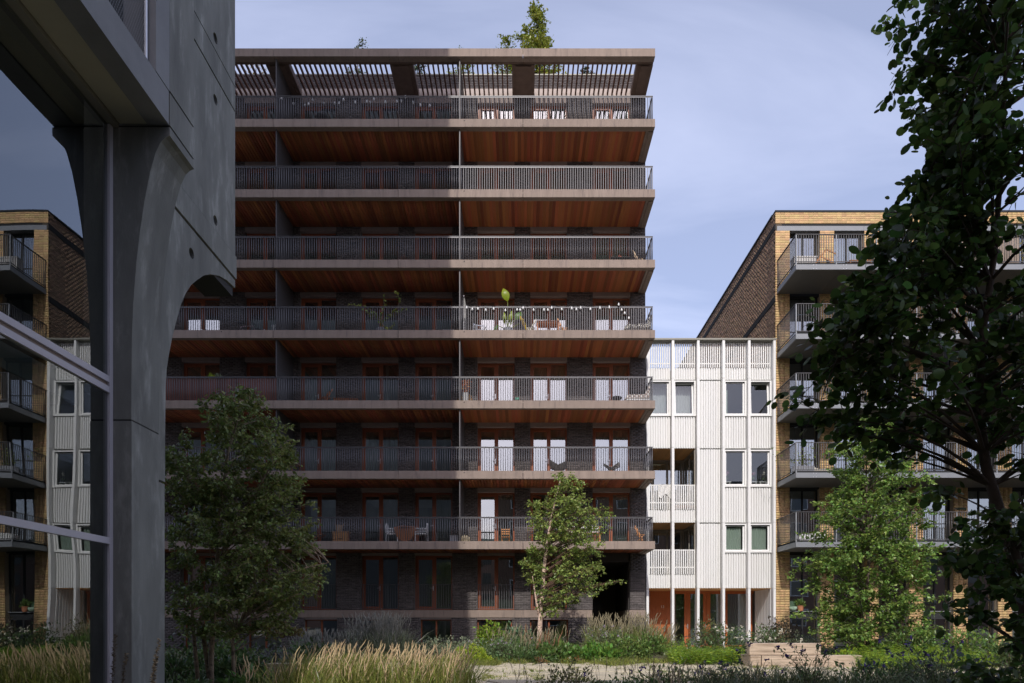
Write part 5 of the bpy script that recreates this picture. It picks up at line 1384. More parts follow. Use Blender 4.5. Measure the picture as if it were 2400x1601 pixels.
def lounger(label, cloth, frame, back=1):
    t = furn('sun_lounger', label, 'lounger')
    part(t, 'frame', frame, (-.62, .60, -.30, -.25, .22, .27), (-.62, .60, .25, .30, .22, .27), (-.62, -.57, -.25, .25, .22, .27))
    for x in (-.55, .5):
        for y in (-.27, .27): part(t, 'leg', frame, (x-.02, x+.02, y-.02, y+.02, 0, .218))
    m = MB(); m.extrude([(-.68,.16),(-.60,.30),(-.52,.44),(-.45,.47),(.45,.49),(.56,.44),(.56,.33),(-.45,.30),(-.55,.26),(-.62,.14)], 'y', -.30, .30); m.build('cushion', cloth, t, fixn=True)
    m = MB(); m.extrude([(.36,.50),(.50,.82),(.58,.90),(.64,.86),(.60,.64),(.56,.48)], 'y', -.26, .26); m.build('back_cushion', cloth, t, fixn=True)
    return t
def checker(name, c1, c2, scale, wave=False):
    m = bpy.data.materials.new(name); m.use_nodes = True; N, L = m.node_tree.nodes, m.node_tree.links; b = N['Principled BSDF']; b.inputs['Roughness'].default_value = .9
    g = N.new('ShaderNodeTexCoord'); mp_ = N.new('ShaderNodeMapping'); mp_.inputs['Scale'].default_value = (scale,)*3; L.new(g.outputs['Object'], mp_.inputs[0])
    if wave:
        v = N.new('ShaderNodeTexVoronoi'); v.feature = 'DISTANCE_TO_EDGE'; v.inputs['Scale'].default_value = 1.0; L.new(mp_.outputs[0], v.inputs['Vector'])
        r = N.new('ShaderNodeMath'); r.operation = 'GREATER_THAN'; r.inputs[1].default_value = .16; L.new(v.outputs['Distance'], r.inputs[0]); f = r.outputs[0]
    else:
        v = N.new('ShaderNodeTexChecker'); v.inputs['Scale'].default_value = 1.0; L.new(mp_.outputs[0], v.inputs['Vector']); f = v.outputs['Fac']
    mx = N.new('ShaderNodeMix'); mx.data_type = 'RGBA'; mx.inputs['A'].default_value = (*c1, 1); mx.inputs['B'].default_value = (*c2, 1); L.new(f, mx.inputs['Factor']); L.new(mx.outputs['Result'], b.inputs['Base Color']); return m
def pot_plant(name, label, potmat, r, h, leafm, n, leaf, spread, seed, cat='plant', asp=.5, taper=1.15, up=.5):
    rng = np.random.default_rng(seed); t = furn(name, label, cat)
    m = MB(); m.lathe([(r*.8, 0), (r*taper*.93, h*.86), (r*taper, h*.87), (r*taper, h), (r*.9, h), (r*.85, h*.9)], n=14); m.build('pot', potmat, t, smooth=False)
    u = unit(rng.normal(0, 1, (n, 3))); u[:, 2] = np.abs(u[:, 2]); P = np.array([0, 0, h*.95]) + u*rng.random((n, 1))**.5*np.array(spread)
    D = u + rng.normal(0, .5, (n, 3)) + np.array([0, 0, up]); leaf_obj('foliage', P, D, leaf*rng.uniform(.6, 1.2, n), leafm, t, asp, 0, 'stuff', rng)
    return t

# --- fourth floor balcony in the sun (k = 3)
k3 = FL[3]
t = furn('parasol', 'folded grey parasol with bare pole beside the divider', 'parasol')
m = MB(); m.lathe([(.26, 0), (.26, .05), (.05, .08)], n=16); m.build('base', GPLAS, t); m = MB(); m.tube([(0,0,.05),(0,0,2.0)], .028, 8); m.build('pole', STEELH, t)
m = MB(); m.lathe([(.03,.85),(.11,.95),(.10,1.25),(.12,1.45),(.07,1.75),(.02,1.98)], n=9); m.build('canopy', M('grey_canvas', (.30,.29,.27), .9, var=.25, vscale=12), t); place(t, 1087, 30.2, k3)
t = furn('stool_chair', 'pale metal slat chair on the string-light balcony', 'chair')
for x in (-.26, .26):
    for y in (-.22, .22): m = MB(); m.tube([(x, y, 0), (x*.86, y*.9, .86 if y > 0 else .62)], .014, 6); m.build('leg', STEELH, t)
for k in range(3): part(t, 'rung', STEELH, (-.23, .23, .19, .205, .30+k*.24, .33+k*.24))
part(t, 'seat', STEELH, (-.23, .23, -.2, .2, .43, .45)); part(t, 'armrest', STEELH, (-.25, -.22, -.22, .2, .61, .63), (.22, .25, -.22, .2, .61, .63)); place(t, 1125, 30.3, k3, .35)
t = furn('banana_plant', 'banana plant with one tall bright leaf above the rail', 'plant')
m = MB(); m.lathe([(.16,0),(.20,.32),(.21,.33),(.19,.33)], n=14); m.build('pot', GPLAS, t)
BAN = leafmat('banana_leaf', (.30,.38,.03), .4, .15, .01); BAND = leafmat('banana_leaf_dark', (.12,.22,.05), .3, .1, .01); BANY = leafmat('banana_leaf_dry', (.50,.30,.03), .3, .2, .02)
def big_leaf(t, a, b, w, mat, bend=.1):
    a, b = Vector(a), Vector(b); d = (b-a); s = d.cross(Vector((0,1,0))).normalized(); V = []; F = []
    prof = (.02, .6, .95, 1, .85, .5, .04)
    for i, q in enumerate(prof):
        u = i/6; c = a + d*u + Vector((0, -bend*math.sin(u*3.14), -.05*u*u)); V += [tuple(c - s*w*q + Vector((0,.05*q,0))), tuple(c), tuple(c + s*w*q + Vector((0,.05*q,0)))]
    for i in range(6): F += [(i*3, i*3+1, i*3+4, i*3+3), (i*3+1, i*3+2, i*3+5, i*3+4)]
    return obj('leaf', fastmesh('leaf', V, F, 4, np.random.default_rng(int(a.x*100) & 255).random(12), smooth=True), mat, t)
for e in ((0,0,1.55),(.35,0,.75),(-.12,0,.9),(.1,0,.95),(.5,0,.55),(-.45,0,.5)): m = MB(); m.tube([(0,0,.3), (e[0]*.4,0,e[2]*.7), e], [.022,.016,.010], 6); m.build('stalk', BAN, t)
big_leaf(t, (0,-.02,1.5), (-.20,-.05,2.12), .17, BAN); big_leaf(t, (.35,0,.72), (.62,.1,1.15), .15, BAND); big_leaf(t, (-.12,0,.5), (-.16,-.05,1.08), .09, BAN); big_leaf(t, (.1,0,.5), (.18,-.05,1.15), .10, BAN); big_leaf(t, (.5,0,.95), (.88,0,.2), .07, BANY); big_leaf(t, (-.45,0,.5), (-.58,0,.2), .07, BAND)
place(t, 1190, 29.75, k3)
place(folding_chair('white slatted folding chair left of the wooden balcony table', M('cream_paint', (.74,.69,.58), .6)), 1243, 30.1, k3, -1.4)
place(slat_table('orange wooden slat table on the string-light balcony', M('orange_slats', (.50,.17,.06), .55, rnd=.15), 1.0, .6, .68), 1284, 30.0, k3)
place(folding_chair('orange wooden folding chair right of the balcony table', ORNW), 1319, 30.1, k3, 1.45)
LEO = checker('black_cream_pattern', (.06,.05,.045), (.80,.76,.66), 16, True)
place(lounger('lounger with black and cream patterned cushion at the balcony corner', LEO, M('dark_wicker', (.10,.08,.065), .7)), 1493, 29.9, k3, 0, 1.0)
part_ = furn('crate', 'grey slatted storage crate left of the divider', 'crate')
part(part_, 'body', GPLAS, (-.24,.24,-.18,.18,.0,.40)); 
for k in range(5): part(part_, 'slat', M('light_grey_plastic', (.38,.39,.41), .5), (-.26,.26,-.20,-.182,.02+k*.085,.085+k*.085))
part(part_, 'lid', GPLAS, (-.26,.26,-.2,.2,.43,.45)); place(part_, 1052, 30.3, k3)
def string_light(label, pts_px, Y, hang):
    t = furn('string_light', label, 'string light'); pts = [P3(px, py, Y) for px, py in pts_px]; m = MB(); bi = 0
    for a, b in zip(pts[:-1], pts[1:]):
        mid = (a+b)/2 + Vector((0, 0, -hang)); m.tube(bez(a, mid, b, 5), .006, 4, cap=False)
    m.build('cable', BLACK, t)
    for a, b in zip(pts[:-1], pts[1:]):
        mid = (a+b)/2 + Vector((0, 0, -hang*.5))
        for p in (a, mid):
            q = MB(); q.lathe([(.012,-.02),(.016,-.05),(.040,-.10),(.044,-.125),(.03,-.155),(.008,-.168)], c=tuple(p), n=9); B = q.build('bulb', BULB, t, smooth=True)
            s = MB(); s.lathe([(.014,0),(.016,-.03),(.014,-.032)], c=tuple(p), n=7); s.build('socket', BLACK, B)
    return t
string_light('white bulb string light along the railing of the plant-filled balcony', [(1094,715),(1120,718),(1157,718),(1212,720),(1226,716),(1275,720),(1293,716),(1340,717),(1361,716),(1406,716),(1450,708),(1464,728),(1484,746)], 29.12, .09)
string_light('small bulb string light hanging under the pergola on the left', [(660,225),(715,240),(732,228),(785,236),(805,228),(860,232),(876,226),(930,232),(950,222),(985,240),(1030,236)], 29.35, .14)
# shaded part of the same balcony
def bicycle(label):
    t = furn('bicycle', label, 'bicycle'); R_ = .33; fm = M('dusty_pink_paint', (.42,.30,.32), .45) if 'pink' in label else M('black_paint', (.03,.03,.035), .4)
    for x in (-.52, .52):
        m = MB(); m.tube([(x + R_*math.cos(a), 0, R_ + R_*math.sin(a)) for a in [2*math.pi*i/24 for i in range(25)]], .016, 6, cap=False); W = m.build('wheel', BLACK, t)
        s = MB()
        for i in range(14): a = 2*math.pi*i/14; s.beam((x, 0, R_), (x + (R_-.015)*math.cos(a), 0, R_ + (R_-.015)*math.sin(a)), .003)
        s.tube([(x,-.03,R_),(x,.03,R_)], .022, 8); s.build('spokes', STEELH, W, kind='stuff')
    bb = Vector((-.08,0,.30)); st_ = Vector((-.22,0,.78)); hd = Vector((.36,0,.80)); hb = Vector((.40,0,.62)); m = MB()
    for a, b, r in ((bb,st_,.018),(st_,hd,.017),(bb,hb,.02),(bb,Vector((-.52,0,R_)),.012),(st_,Vector((-.52,0,R_)),.010),(hd,hb,.022),(hb,Vector((.52,0,R_)),.014)): m.tube([a, b], r, 7)
    m.build('frame', fm, t)
    m = MB(); m.tube([st_, st_+Vector((-.03,0,.14))], .013, 6); m.extrude([(-.40,.93),(-.38,.965),(-.2,.955),(-.12,.935),(-.2,.925)], 'y', -.07, .07); m.build('saddle', BLACK, t, fixn=True)
    m = MB(); m.tube([hd, hd+Vector((-.03,0,.12))], .013, 6); m.tube([(.33,-.27,.96),(.36,-.1,.94),(.34,0,.92),(.36,.1,.94),(.33,.27,.96)], .012, 6); m.build('handlebar', BLACK, t)
    m = MB(); m.tube([(-.08,-.03,.30),(-.08,-.06,.30)], .09, 14); m.beam((-.08,-.07,.30), (.02,-.07,.17), .02); m.beam((-.08,.05,.30), (-.18,.05,.43), .02); m.build('crank', STEELH, t)
    return t
place(bicycle('dusty pink bicycle parked behind the rail of a shaded balcony'), 577, 30.4, k3, 0, .92)
t = furn('drying_rack', 'white folded drying rack beside the grey balcony box', 'rack')
for k in range(4): m = MB(); m.tube([(-.08+k*.05, 0, 0), (.02+k*.04, .05, .62)], .008, 5); m.tube([(.1-k*.05, .02, 0), (-.02-k*.03, .05, .6)], .008, 5); m.build('bar', WPLAS, t)
place(t, 642, 29.9, k3)
t = furn('storage_box', 'light grey storage box beside the drying rack', 'box'); part(t, 'body', GPLAS, (-.16,.16,-.2,.2,0,.46)); part(t, 'lid', M('light_grey_plastic', (.38,.39,.41), .5), (-.18,.18,-.22,.22,.462,.5)); place(t, 657, 30.3, k3)
t = furn('vine_planter', 'round planter with a vine trailing along the shaded rail', 'plant')
m = MB(); m.lathe([(.14,0),(.22,.10),(.24,.26),(.20,.32),(.18,.32)], n=16); m.build('pot', M('grey_glaze', (.22,.22,.24), .4), t); place(t, 893, 29.7, k3)
VINE = leafmat('vine_leaf', (.24,.29,.07), .3, .25, .03); m = MB(); P = []; D = []; rng = np.random.default_rng(4); o0 = P3(893, 755, 29.6)
for pth_px in (((893,755),(895,735),(902,720),(898,700),(901,688)), ((893,755),(880,735),(870,742),(862,730),(850,715),(832,718),(820,714)), ((895,750),(912,742),(918,735),(930,728),(950,722)), ((912,745),(925,735),(938,705),(934,695),(928,686)), ((893,752),(900,765),(910,770),(928,758)), ((880,735),(872,728),(865,722))):
    pts = [P3(a, b, 29.25 if i else 29.6) for i, (a, b) in enumerate(pth_px)]; m.tube(pts, [.008]+[.005]*(len(pts)-2)+[.003], 4, cap=False)
    for a, b in zip(pts[:-1], pts[1:]):
        for q in range(7): p = a.lerp(b, rng.random()); P.append((p.x+rng.normal(0,.03), p.y+rng.normal(0,.03), p.z+rng.normal(0,.04))); D.append(rng.normal(0,.7,3)+np.array([0,-.3,-.5]))
m.build('vine_stems', BARKP, t, kind='stuff'); leaf_obj('foliage', np.array(P), np.array(D), .12*rng.uniform(.6,1.15,len(P)), VINE, t, .95, 1, 'stuff', rng)
# --- third floor (k = 2)
k2 = FL[2]
t = furn('plant_column', 'tall grey concrete planter with a dry copper-leaved plant', 'plant'); part(t, 'planter', M('pale_concrete_pot', (.40,.40,.39), .8, var=.1), (-.11,.11,-.11,.11,0,.54))
rng = np.random.default_rng(14); P = np.stack([rng.normal(0,.09,240)*1.1, rng.normal(0,.08,240), .55+rng.random(240)*.55], 1); leaf_obj('foliage', P, rng.normal(0,1,(240,3)), np.full(240,.075), leafmat('copper_leaf', (.48,.19,.09), .3, .3, .03), t, .6, 0, 'stuff', rng)
m = MB(); m.tube([(0,0,.5),(-.02,0,1.05)], .008, 4); m.tube([(0,0,.5),(-.1,0,.95)], .006, 4); m.build('stems', BARKD, t); place(t, 1091, 29.8, k2)
for px, lab in ((1078, 'small dry grass pot left of the tall grey planter'), (1103, 'small dry copper plant right of the tall grey planter')): place(pot_plant('potted_plant', lab, BLACK, .08, .12, leafmat('dry_leaf', (.50,.32,.12), .3, .3, .03), 70, .09, (.09,.08,.28), px), px, 29.7, k2)
PLAID = checker('brown_white_check', (.36,.27,.22), (.78,.74,.68), 9)
place(lounger('lounger with brown and white checked cushion at the balcony corner', PLAID, WPLAS), 1492, 29.9, k2, 0, .9)
t = furn('kettle_grill', 'round black charcoal grill on three legs before the right window', 'grill')
m = MB(); m.lathe([(.04,.30),(.14,.33),(.22,.42),(.235,.47),(.22,.475),(.15,.44)], n=18); m.build('bowl', BLACK, t, smooth=True); m = MB(); m.lathe([(.23,.478),(.20,.50),(.10,.535),(.03,.54)], n=18); m.build('grate', STEELH, t)
for a in (.5, 2.6, 4.7): m = MB(); m.tube([(.1*math.cos(a), .1*math.sin(a), .34), (.2*math.cos(a), .2*math.sin(a), 0)], .012, 6); m.build('leg', BLACK, t)
place(t, 1445, 30.2, k2, 0, 1.0)
t = furn('broom', 'broom with green head leaning by the lit brick pier', 'broom'); m = MB(); m.tube([(0,0,0),(.02,.1,.30)], .014, 6); m.build('handle', CLOTHW, t); part(t, 'head', M('green_plastic', (.05,.35,.22), .5), (-.05,.09,.08,.13,.30,.38)); place(t, 1211, 29.8, k2)
place(folding_chair('brown wooden folding chair beside the balcony door in shade', BRNW), 764, 30.2, k2, -.9)
place(slat_table('low brown wooden slat table in shade next to the folding chair', BRNW, 1.05, .55, .34), 812, 30.1, k2, .1)
t = furn('privacy_screen', 'reddish brown wooden screen tied behind the rail beside the tower', 'screen')
x = PX(360, 29.24); B = []
while x < PX(643, 29.24): B.append((x, x+.088, 29.225, 29.24, k2+.03, k2+.985)); x += .094
pieces('screen_slat', B, M('red_brown_reed', (.20,.075,.055), .7, rnd=.3, var=.25, vscale=20, vstretch=(6,6,.6)), t)
for px, lab, lm2 in ((497, 'bright green potted plant behind the wooden screen', LIME), (512, 'grey-green succulent pot behind the wooden screen', GREYG)):
    place(pot_plant('potted_plant', lab, TERRA, .12, .22, lm2, 60, .20, (.10,.10,.20), px+3, asp=.25, up=1.2), px, 29.6, k2+.82)
    m = furn('plant_stand', 'slim stand carrying the ' + lab.split(' behind')[0], 'stand'); part(m, 'top', BRNW, (-.16,.16,-.14,.14,.79,.815))
    for x in (-.13,.13):
        for y in (-.11,.11): part(m, 'leg', BRNW, (x-.015,x+.015,y-.015,y+.015,0,.79))
    place(m, px, 29.6, k2)
# --- second floor (k = 1)
k1 = FL[1]
def covered_chair(label, rz, px):
    t = furn('butterfly_chair', label, 'chair'); m = MB()
    V = [(-.38,-.25,.34),(-.12,-.28,.20),(.14,-.26,.22),(.36,-.22,.32),(.42,.25,.62),(.05,.22,.40),(-.30,.24,.56),(-.1,0,.2),(.15,0,.2)]
    m.add(V, [(0,1,7,6),(1,2,8,7),(2,3,4,8),(7,8,5),(6,7,5),(5,8,4)]); m.build('sling', M('grey_sling_cloth', (.17,.16,.155), .9, var=.2, vscale=9, trans=.1), t)
    for a, b in (((-.38,-.25,.34),(.3,.2,0)),((.36,-.22,.32),(-.3,.2,0)),((.42,.25,.62),(-.25,-.25,0)),((-.30,.24,.56),(.3,-.25,0))): q = MB(); q.tube([a, b], .012, 6); q.build('frame_rod', BLACK, t)
    return place(t, px, 29.9, k1, rz)
covered_chair('grey sling chair behind the birch crown, left of the pair', 3.14, 1310); covered_chair('grey sling chair right of the pair by the corner window', .1, 1432)
place(folding_chair('brown folding chair half hidden by the shaded tree', BRNW), 692, 30.1, k1, .8)
# --- first floor (k = 0)
k0 = FL[0]
place(arm_chair('white garden armchair left of the round balcony table'), 921, 30.1, k0, 1.57); place(arm_chair('white garden armchair right of the round balcony table'), 988, 30.1, k0, -1.57)
t = furn('round_table', 'brown round drop-leaf table between two white chairs', 'table')
m = MB(); m.lathe([(.52,.70),(.55,.705),(.55,.73),(.54,.735)], n=28); m.build('top', BRNW, t)
m = MB(); m.extrude([(.50*math.cos(a)*.95, .69 + .62*math.sin(a)) for a in [math.pi + math.pi*i/14 for i in range(15)]], 'y', -.42, -.40); m.build('drop_leaf', BRNW, t, fixn=True)
for x in (-.3, .3):
    for y in (-.2, .2): part(t, 'leg', BRNW, (x-.025,x+.025,y-.025,y+.025,0,.70))
place(t, 953, 30.2, k0)
t = furn('wooden_chest', 'honey brown wooden chest on the shaded balcony', 'chest')
for k in range(3): part(t, 'board', M('honey_wood', (.36,.19,.08), .6, rnd=.12), (-.34,.34,-.2,-.18,.02+k*.16,.175+k*.16))
part(t, 'body', BRNW, (-.33,.33,-.178,.2,0,.49)); part(t, 'lid', M('honey_wood', (.36,.19,.08), .6, rnd=.12), (-.36,.36,-.22,.22,.50,.53)); part(t, 'handle', BLACK, (-.08,.08,-.215,-.201,.2,.225)); place(t, 800, 30.2, k0)
t = furn('basket', 'wicker basket standing on the wooden chest', 'basket'); m = MB(); m.lathe([(.12,0),(.14,.08),(.165,.2),(.18,.30),(.17,.30),(.15,.2),(.11,.02)], n=18); m.build('body', M('wicker', (.30,.21,.13), .8, var=.4, vscale=60, vstretch=(1,1,3), bump=.8, bscale=90), t)
for s in (-1, 1): m = MB(); m.tube([(s*.17, -.05, .28), (s*.20, 0, .37), (s*.17, .05, .28)], .012, 6); m.build('handle', M('wicker', (.30,.21,.13), .8), t)
place(t, 795, 30.2, k0+.531)
t = furn('deck_chair', 'low brown sling deck chair behind the shaded tree', 'chair')
for y in (-.27, .27):
    m = MB(); m.beam((-.5,y,.5), (.3,y,.02), .03); m.build('rail', BRNW, t); m = MB(); m.beam((-.25,y,0), (.5,y,.42), .03); m.build('rail', BRNW, t)
m = MB(); m.add([(-.48,-.25,.52),(-.48,.25,.52),(-.15,.25,.20),(-.15,-.25,.20),(.48,.25,.42),(.48,-.25,.42)], [(0,1,2,3),(3,2,4,5)]); m.build('sling', M('brown_canvas', (.20,.13,.09), .9), t); place(t, 733, 30.1, k0)
t = furn('storage_box', 'grey plastic box left of the sun and shade line', 'box'); part(t, 'body', M('light_grey_plastic', (.38,.39,.41), .5), (-.19,.19,-.15,.15,0,.28)); part(t, 'lid', GPLAS, (-.20,.20,-.16,.16,.282,.31)); place(t, 1064, 29.7, k0)
t = furn('boulder', 'pale rugged boulder beside the grey box', 'stone'); m = MB(); rng = np.random.default_rng(3)
m.lathe([(r*rng.uniform(.85,1.1), z) for r, z in ((.20,0),(.24,.08),(.22,.17),(.14,.26),(.05,.31))], n=8); q = m.build('rock', M('ochre_rock', (.42,.35,.24), .9, var=.35, vscale=9, bump=.9, bscale=12), t)
for v in q.data.vertices: v.co *= rng.uniform(.88, 1.14)
place(t, 1090, 29.7, k0)
place(folding_chair('small orange wooden chair before the curtained door', ORNW), 1185, 30.9, k0, 3.14, .88)
place(folding_chair('dark wooden folding chair behind the birch leaves', M('dark_slat_wood', (.14,.08,.05), .6)), 1246, 29.9, k0, 0, .95)
t = furn('picnic_table', 'orange wooden table with a white cloth behind the birch', 'table')
for k in range(6): part(t, 'top_slat', ORNW, (-.8,.8,-.36+k*.12,-.25+k*.12,.70,.73))
for x in (-.65,.65):
    for y in (-.28,.28): part(t, 'leg', ORNW, (x-.035,x+.035,y-.035,y+.035,0,.698))
part(t, 'bench_board', ORNW, (-.8,.8,-.62,-.44,.40,.43)); part(t, 'bench_leg', ORNW, (-.7,-.64,-.58,-.5,0,.398), (.64,.7,-.58,-.5,0,.398))
place(t, 1367, 30.2, k0)
t = furn('tablecloth', 'white cloth spread over the orange table', 'cloth'); m = MB(); m.box(-.66,.66,-.39,.39,.733,.742); m.add([(-.66,-.392,.74),(.66,-.392,.74),(.66,-.42,.44),(.2,-.43,.40),(-.25,-.42,.45),(-.66,-.41,.42)], [(0,5,4,3,2,1)]); m.build('cloth', CLOTHW, t); place(t, 1367, 30.2, k0)
place(folding_chair('orange wooden chair against the lit corner pier', ORNW), 1499, 30.4, k0, 1.5, .95)
# --- upper floors
k4, k6 = FL[4], FL[6]
t = furn('table', 'black metal table by the pale green blind', 'table'); part(t, 'top', BLACK, (-.42,.42,-.3,.3,.53,.555))
for x in (-.38,.38):
    for y in (-.26,.26): part(t, 'leg', BLACK, (x-.015,x+.015,y-.015,y+.015,0,.53))
place(t, 1453, 30.2, k4)
place(pot_plant('flower_vase', 'small white vase of coral flowers on the black table', WPLAS, .06, .10, M('coral_petal', (.70,.20,.13), .7, rnd=.2), 60, .06, (.08,.08,.09), 5), 1453, 30.2, k4+.556)
place(folding_chair('pale wooden chair at the corner beside the black table', M('pale_wood', (.52,.38,.24), .6)), 1497, 30.1, k4, 1.3)
place(pot_plant('potted_plant', 'terracotta pot with a red-tinged spiky plant on the shaded floor above', TERRA, .16, .20, leafmat('bronze_leaf', (.17,.09,.06), .2, .3, .03), 60, .20, (.18,.16,.2), 7, asp=.18, up=.8), 948, 29.7, k4)
t = furn('kettle_grill', 'dark domed grill on the shaded top balcony', 'grill'); m = MB(); m.lathe([(.06,.30),(.2,.36),(.24,.46),(.24,.48),(.2,.58),(.1,.64),(.02,.66)], n=18); m.build('bowl', BLACK, t, smooth=True)
for a in (.5, 2.6, 4.7): m = MB(); m.tube([(.1*math.cos(a), .1*math.sin(a), .34), (.2*math.cos(a), .2*math.sin(a), 0)], .012, 6); m.build('leg', BLACK, t)
place(t, 755, 29.6, k6-.2)
t.location.z = k6
t = furn('cool_box', 'pale cool box beside the divider on the top floor', 'box'); part(t, 'body', M('pale_box', (.52,.50,.47), .6), (-.2,.2,-.15,.15,0,.22)); part(t, 'lid', WPLAS, (-.21,.21,-.16,.16,.222,.28)); place(t, 1092, 29.7, k6)
# --- white house
t = furn('cloth', 'white cloth hung over the upper loggia rail', 'cloth'); zt_ = hz(1137)
m = MB(); rng = np.random.default_rng(8); n = 9
V = []; 
for i in range(n):
    for j in range(6): V.append((-.28+.07*i, -.03 - .03*math.sin(i*1.7+j), -.11*j*(1+.2*math.sin(i)) + .02))
m.add(V, [(i*6+j, (i+1)*6+j, (i+1)*6+j+1, i*6+j+1) for i in range(n-1) for j in range(5)]); m.add([(-.28,-.03,.02),(.28,-.03,.02),(.28,.06,.03),(-.28,.06,.03)], [(0,1,2,3)]); m.build('fabric', CLOTHW, t); t.location = (PX(1557, YH), YH-.03, zt_)
place(slat_table('wooden table inside the upper loggia', ORNW, .9, .5, .72), 1602, 33.0, hz(1225.7)+.24)
for i, (px, lab) in enumerate(((1523,'white flower pot at the left end of the lower loggia'), (1532,'second white flower pot in the lower loggia'), (1540,'third white flower pot in the lower loggia'), (1595,'single white pot in the right lower loggia'))):
    place(pot_plant('potted_plant', lab, WPLAS, .10, .20, GREYG, 30, .09, (.1,.09,.1), 200+i), px, 32.2, hz(1379.5)+.24)
for i, (px, w, lab) in enumerate(((1703,3,'pink orchid pot on the middle window sill'), (1764,4,'small cactus and orchid pot on the right window sill'), (1788,4,'white orchid pot on the right window sill'))):
    t = pot_plant('orchid', lab, BLACK, .055, .09, SHRUB, 16, .14, (.05,.05,.05), 210+i, asp=.35); m = MB(); m.tube([(0,0,.08),(.03,0,.30),(.08,0,.42)], .005, 5); m.build('flower_stem', GREENB, t)
    flowers(t, [(.08,0,.40),(.05,-.02,.44),(.02,0,.36)], .07, M('pink_petal', (.55,.30,.42), .7) if i < 2 else ROSEW, seed=i)
    place(t, px, YH+.30, hz(1141.5)+.30)
    s = furn('plant_shelf', 'narrow shelf under the ' + lab.split(' pot')[0], 'shelf'); part(s, 'board', WPLAS, (-.2,.2,-.09,.09,.27,.297)); part(s, 'bracket', WPLAS, (-.15,-.12,-.08,.08,.0,.268), (.12,.15,-.08,.08,.0,.268)); place(s, px, YH+.30, hz(1141.5))
b = bicycle('black bicycle parked in front of the glazed doors of the white house'); place(b, 1638, 30.6, gz(PX(1638, 30.6), 30.6), .15)
t = furn('lamp_ball', 'round orange pot beside the front door post', 'pot'); m = MB(); m.lathe([(.10,0),(.18,.08),(.19,.18),(.14,.27),(.10,.29),(.08,.27)], n=16); m.build('body', TERRA, t, smooth=True); place(t, 1583, 30.4, gz(PX(1583, 30.4), 30.4))
# --- yellow block balconies
for px, kk, lab in ((1925, 4, 'wooden lounge chair on the top balcony of the yellow block'), ):
    t = furn('lounge_chair', lab, 'chair')
    for y in (-.28,.28): m = MB(); m.beam((-.45,y,.1), (.1,y,.85), .04, .06); m.beam((.1,y,.83), (.55,y,.62), .03, .05); m.beam((.55,y,0), (.55,y,.64), .04); m.build('side_frame', ORNW, t)
    m = MB(); m.add([(-.4,-.25,.15),(-.4,.25,.15),(.08,.25,.80),(.08,-.25,.80)], [(0,1,2,3)]); m.build('sling', M('brown_canvas', (.20,.13,.09), .9), t); place(t, px, 30.3, YFL[kk]+.33)
place(slat_table('wooden side table on the top balcony of the yellow block', ORNW, 1.0, .5, .40), 2012, 30.3, YFL[4]+.33)
t = furn('storage_box', 'tall pale cushion box on the top balcony of the yellow block', 'box'); part(t, 'body', M('pale_box', (.52,.50,.47), .6), (-.55,.45,-.2,.2,0,.58)); part(t, 'lid', M('pale_box', (.52,.50,.47), .6), (-.57,.47,-.22,.22,.582,.64)); place(t, 1886, 30.4, YFL[4]+.33)
t = furn('privacy_screen', 'pale wooden slat screen behind the top right balcony rail', 'screen'); x = PX(2225, 29.62); B = []
while x < PX(2385, 29.62): B.append((x, x+.085, 29.61, 29.63, YFL[4]+.36, YFL[4]+1.5)); x += .105
pieces('screen_slat', B, M('pale_grey_slat', (.42,.33,.26), .7, rnd=.15), t)
t = place(pot_plant('potted_plant', 'yellow bamboo tub at the right end of the top balcony', GPLAS, .3, .5, leafmat('bamboo_leaf', (.42,.36,.05), .3, .2, .02), 420, .22, (.9,.35,1.2), 9, asp=.16), 2355, 30.3, YFL[4]+.33)
t = furn('climbing_plant', 'leafy climber growing through the lower left rail of the yellow block', 'plant'); rng = np.random.default_rng(12); P = []; D = []; m = MB(); part(t, 'trough', GPLAS, (-.5,.4,-.12,.12,0,.25))
for k in range(16):
    e = (rng.normal(-.1,.4), rng.normal(0,.12), rng.uniform(.6,1.3)); m.tube([(rng.uniform(-.4,.3),0,.2), (e[0]*.8,e[1],e[2]*.6), e], [.007,.005,.003], 4)
    for q in range(12): u = rng.random(); P.append((e[0]+rng.normal(0,.1), e[1]+rng.normal(0,.08), .3+(e[2]-.2)*u)); D.append(rng.normal(0,1,3))
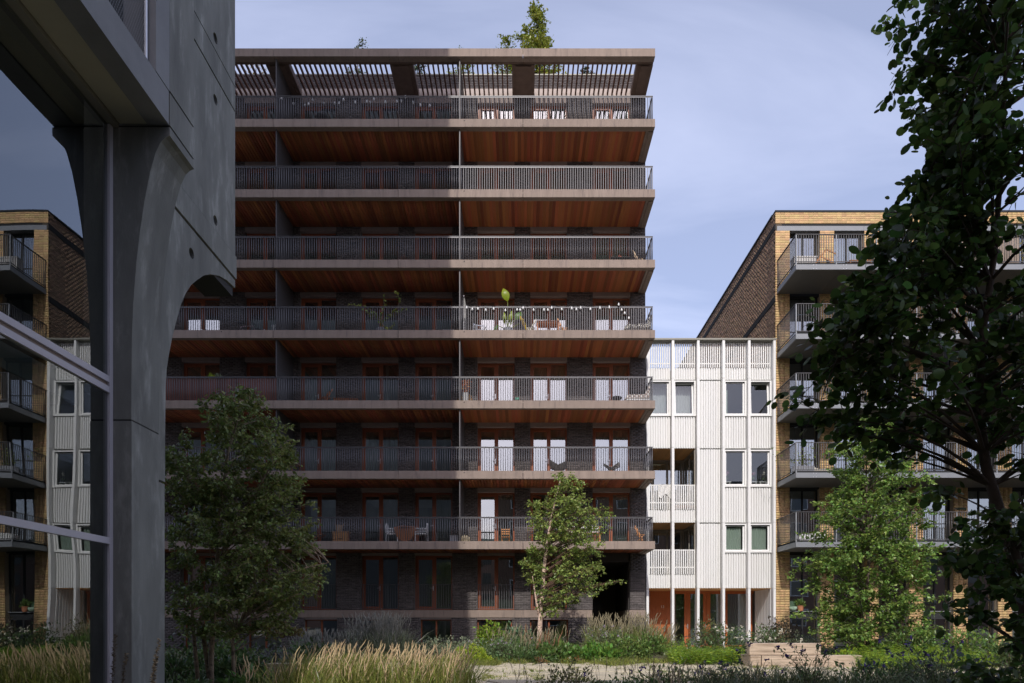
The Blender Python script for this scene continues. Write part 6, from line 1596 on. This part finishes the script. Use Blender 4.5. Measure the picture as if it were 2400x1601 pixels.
m.build('stems', BARKD, t, kind='stuff'); leaf_obj('foliage', np.array(P), np.array(D), .09*rng.uniform(.6,1.2,len(P)), leafmat('climber_leaf', (.20,.27,.045)), t, .7, 0, 'stuff', rng); place(t, 1885, 29.8, YFL[1]+.33)
t = furn('bench_cushion', 'white lounge cushion on the lowest balcony of the yellow block', 'cushion'); m = MB(); m.extrude([(-.55,0),(.55,0),(.6,.1),(.55,.3),(.2,.36),(-.3,.34),(-.58,.26),(-.6,.08)], 'y', -.25, .25); m.build('cushion', CLOTHW, t, fixn=True); place(t, 1900, 30.1, YFL[0]+.33)
t = furn('bench_cushion', 'cream rolled cushions behind the climber rail', 'cushion'); m = MB(); m.extrude([(-.6,0),(.6,0),(.62,.12),(.4,.24),(.0,.22),(-.3,.34),(-.5,.26),(-.62,.1)], 'y', -.2, .2); m.build('cushion', M('cream_cloth', (.66,.60,.48), .9), t, fixn=True); place(t, 1915, 30.4, YFL[1]+.33)
t = place(pot_plant('potted_plant', 'clay pot with a green plant on the ground floor window sill', TERRA, .14, .24, SHRUB, 120, .13, (.22,.15,.3), 15), 1876, 31.93, 1.801)
t = furn('green_chair', 'pale green shell chair behind the ground floor window', 'chair'); m = MB(); m.lathe([(.03,0),(.14,.03),(.19,.10),(.20,.20)], n=14); m.extrude([(-.17,.2),(.17,.2),(.16,.42),(0,.48),(-.16,.42)], 'y', .14, .18); m.build('shell', M('mint_plastic', (.42,.58,.42), .5), t, fixn=True); place(t, 1858, 31.95, 1.801)
# unseen row of houses added to block bright sky in the pane reflections
far = thing('reflection_block', 'added unseen row of houses behind the viewpoint, darkening the pane reflections', 'building', (0, -62, 0))
part(far, 'wall', M('red_brown_brick', (.20,.12,.085), .85), (-70, 90, -70, -60, -.1, 15.5)); part(far, 'roof', CONCD, (-70.3, 90.3, -70.3, -59.7, 15.502, 16))
for k in range(4):
    for j in range(36):
        x = -66 + j*4.2; part(far, 'window', M('dark_pane', (.02,.025,.03), .08, spec=.8), (x, x+1.8, -59.99, -59.9, 1+k*3.5, 3+k*3.5))
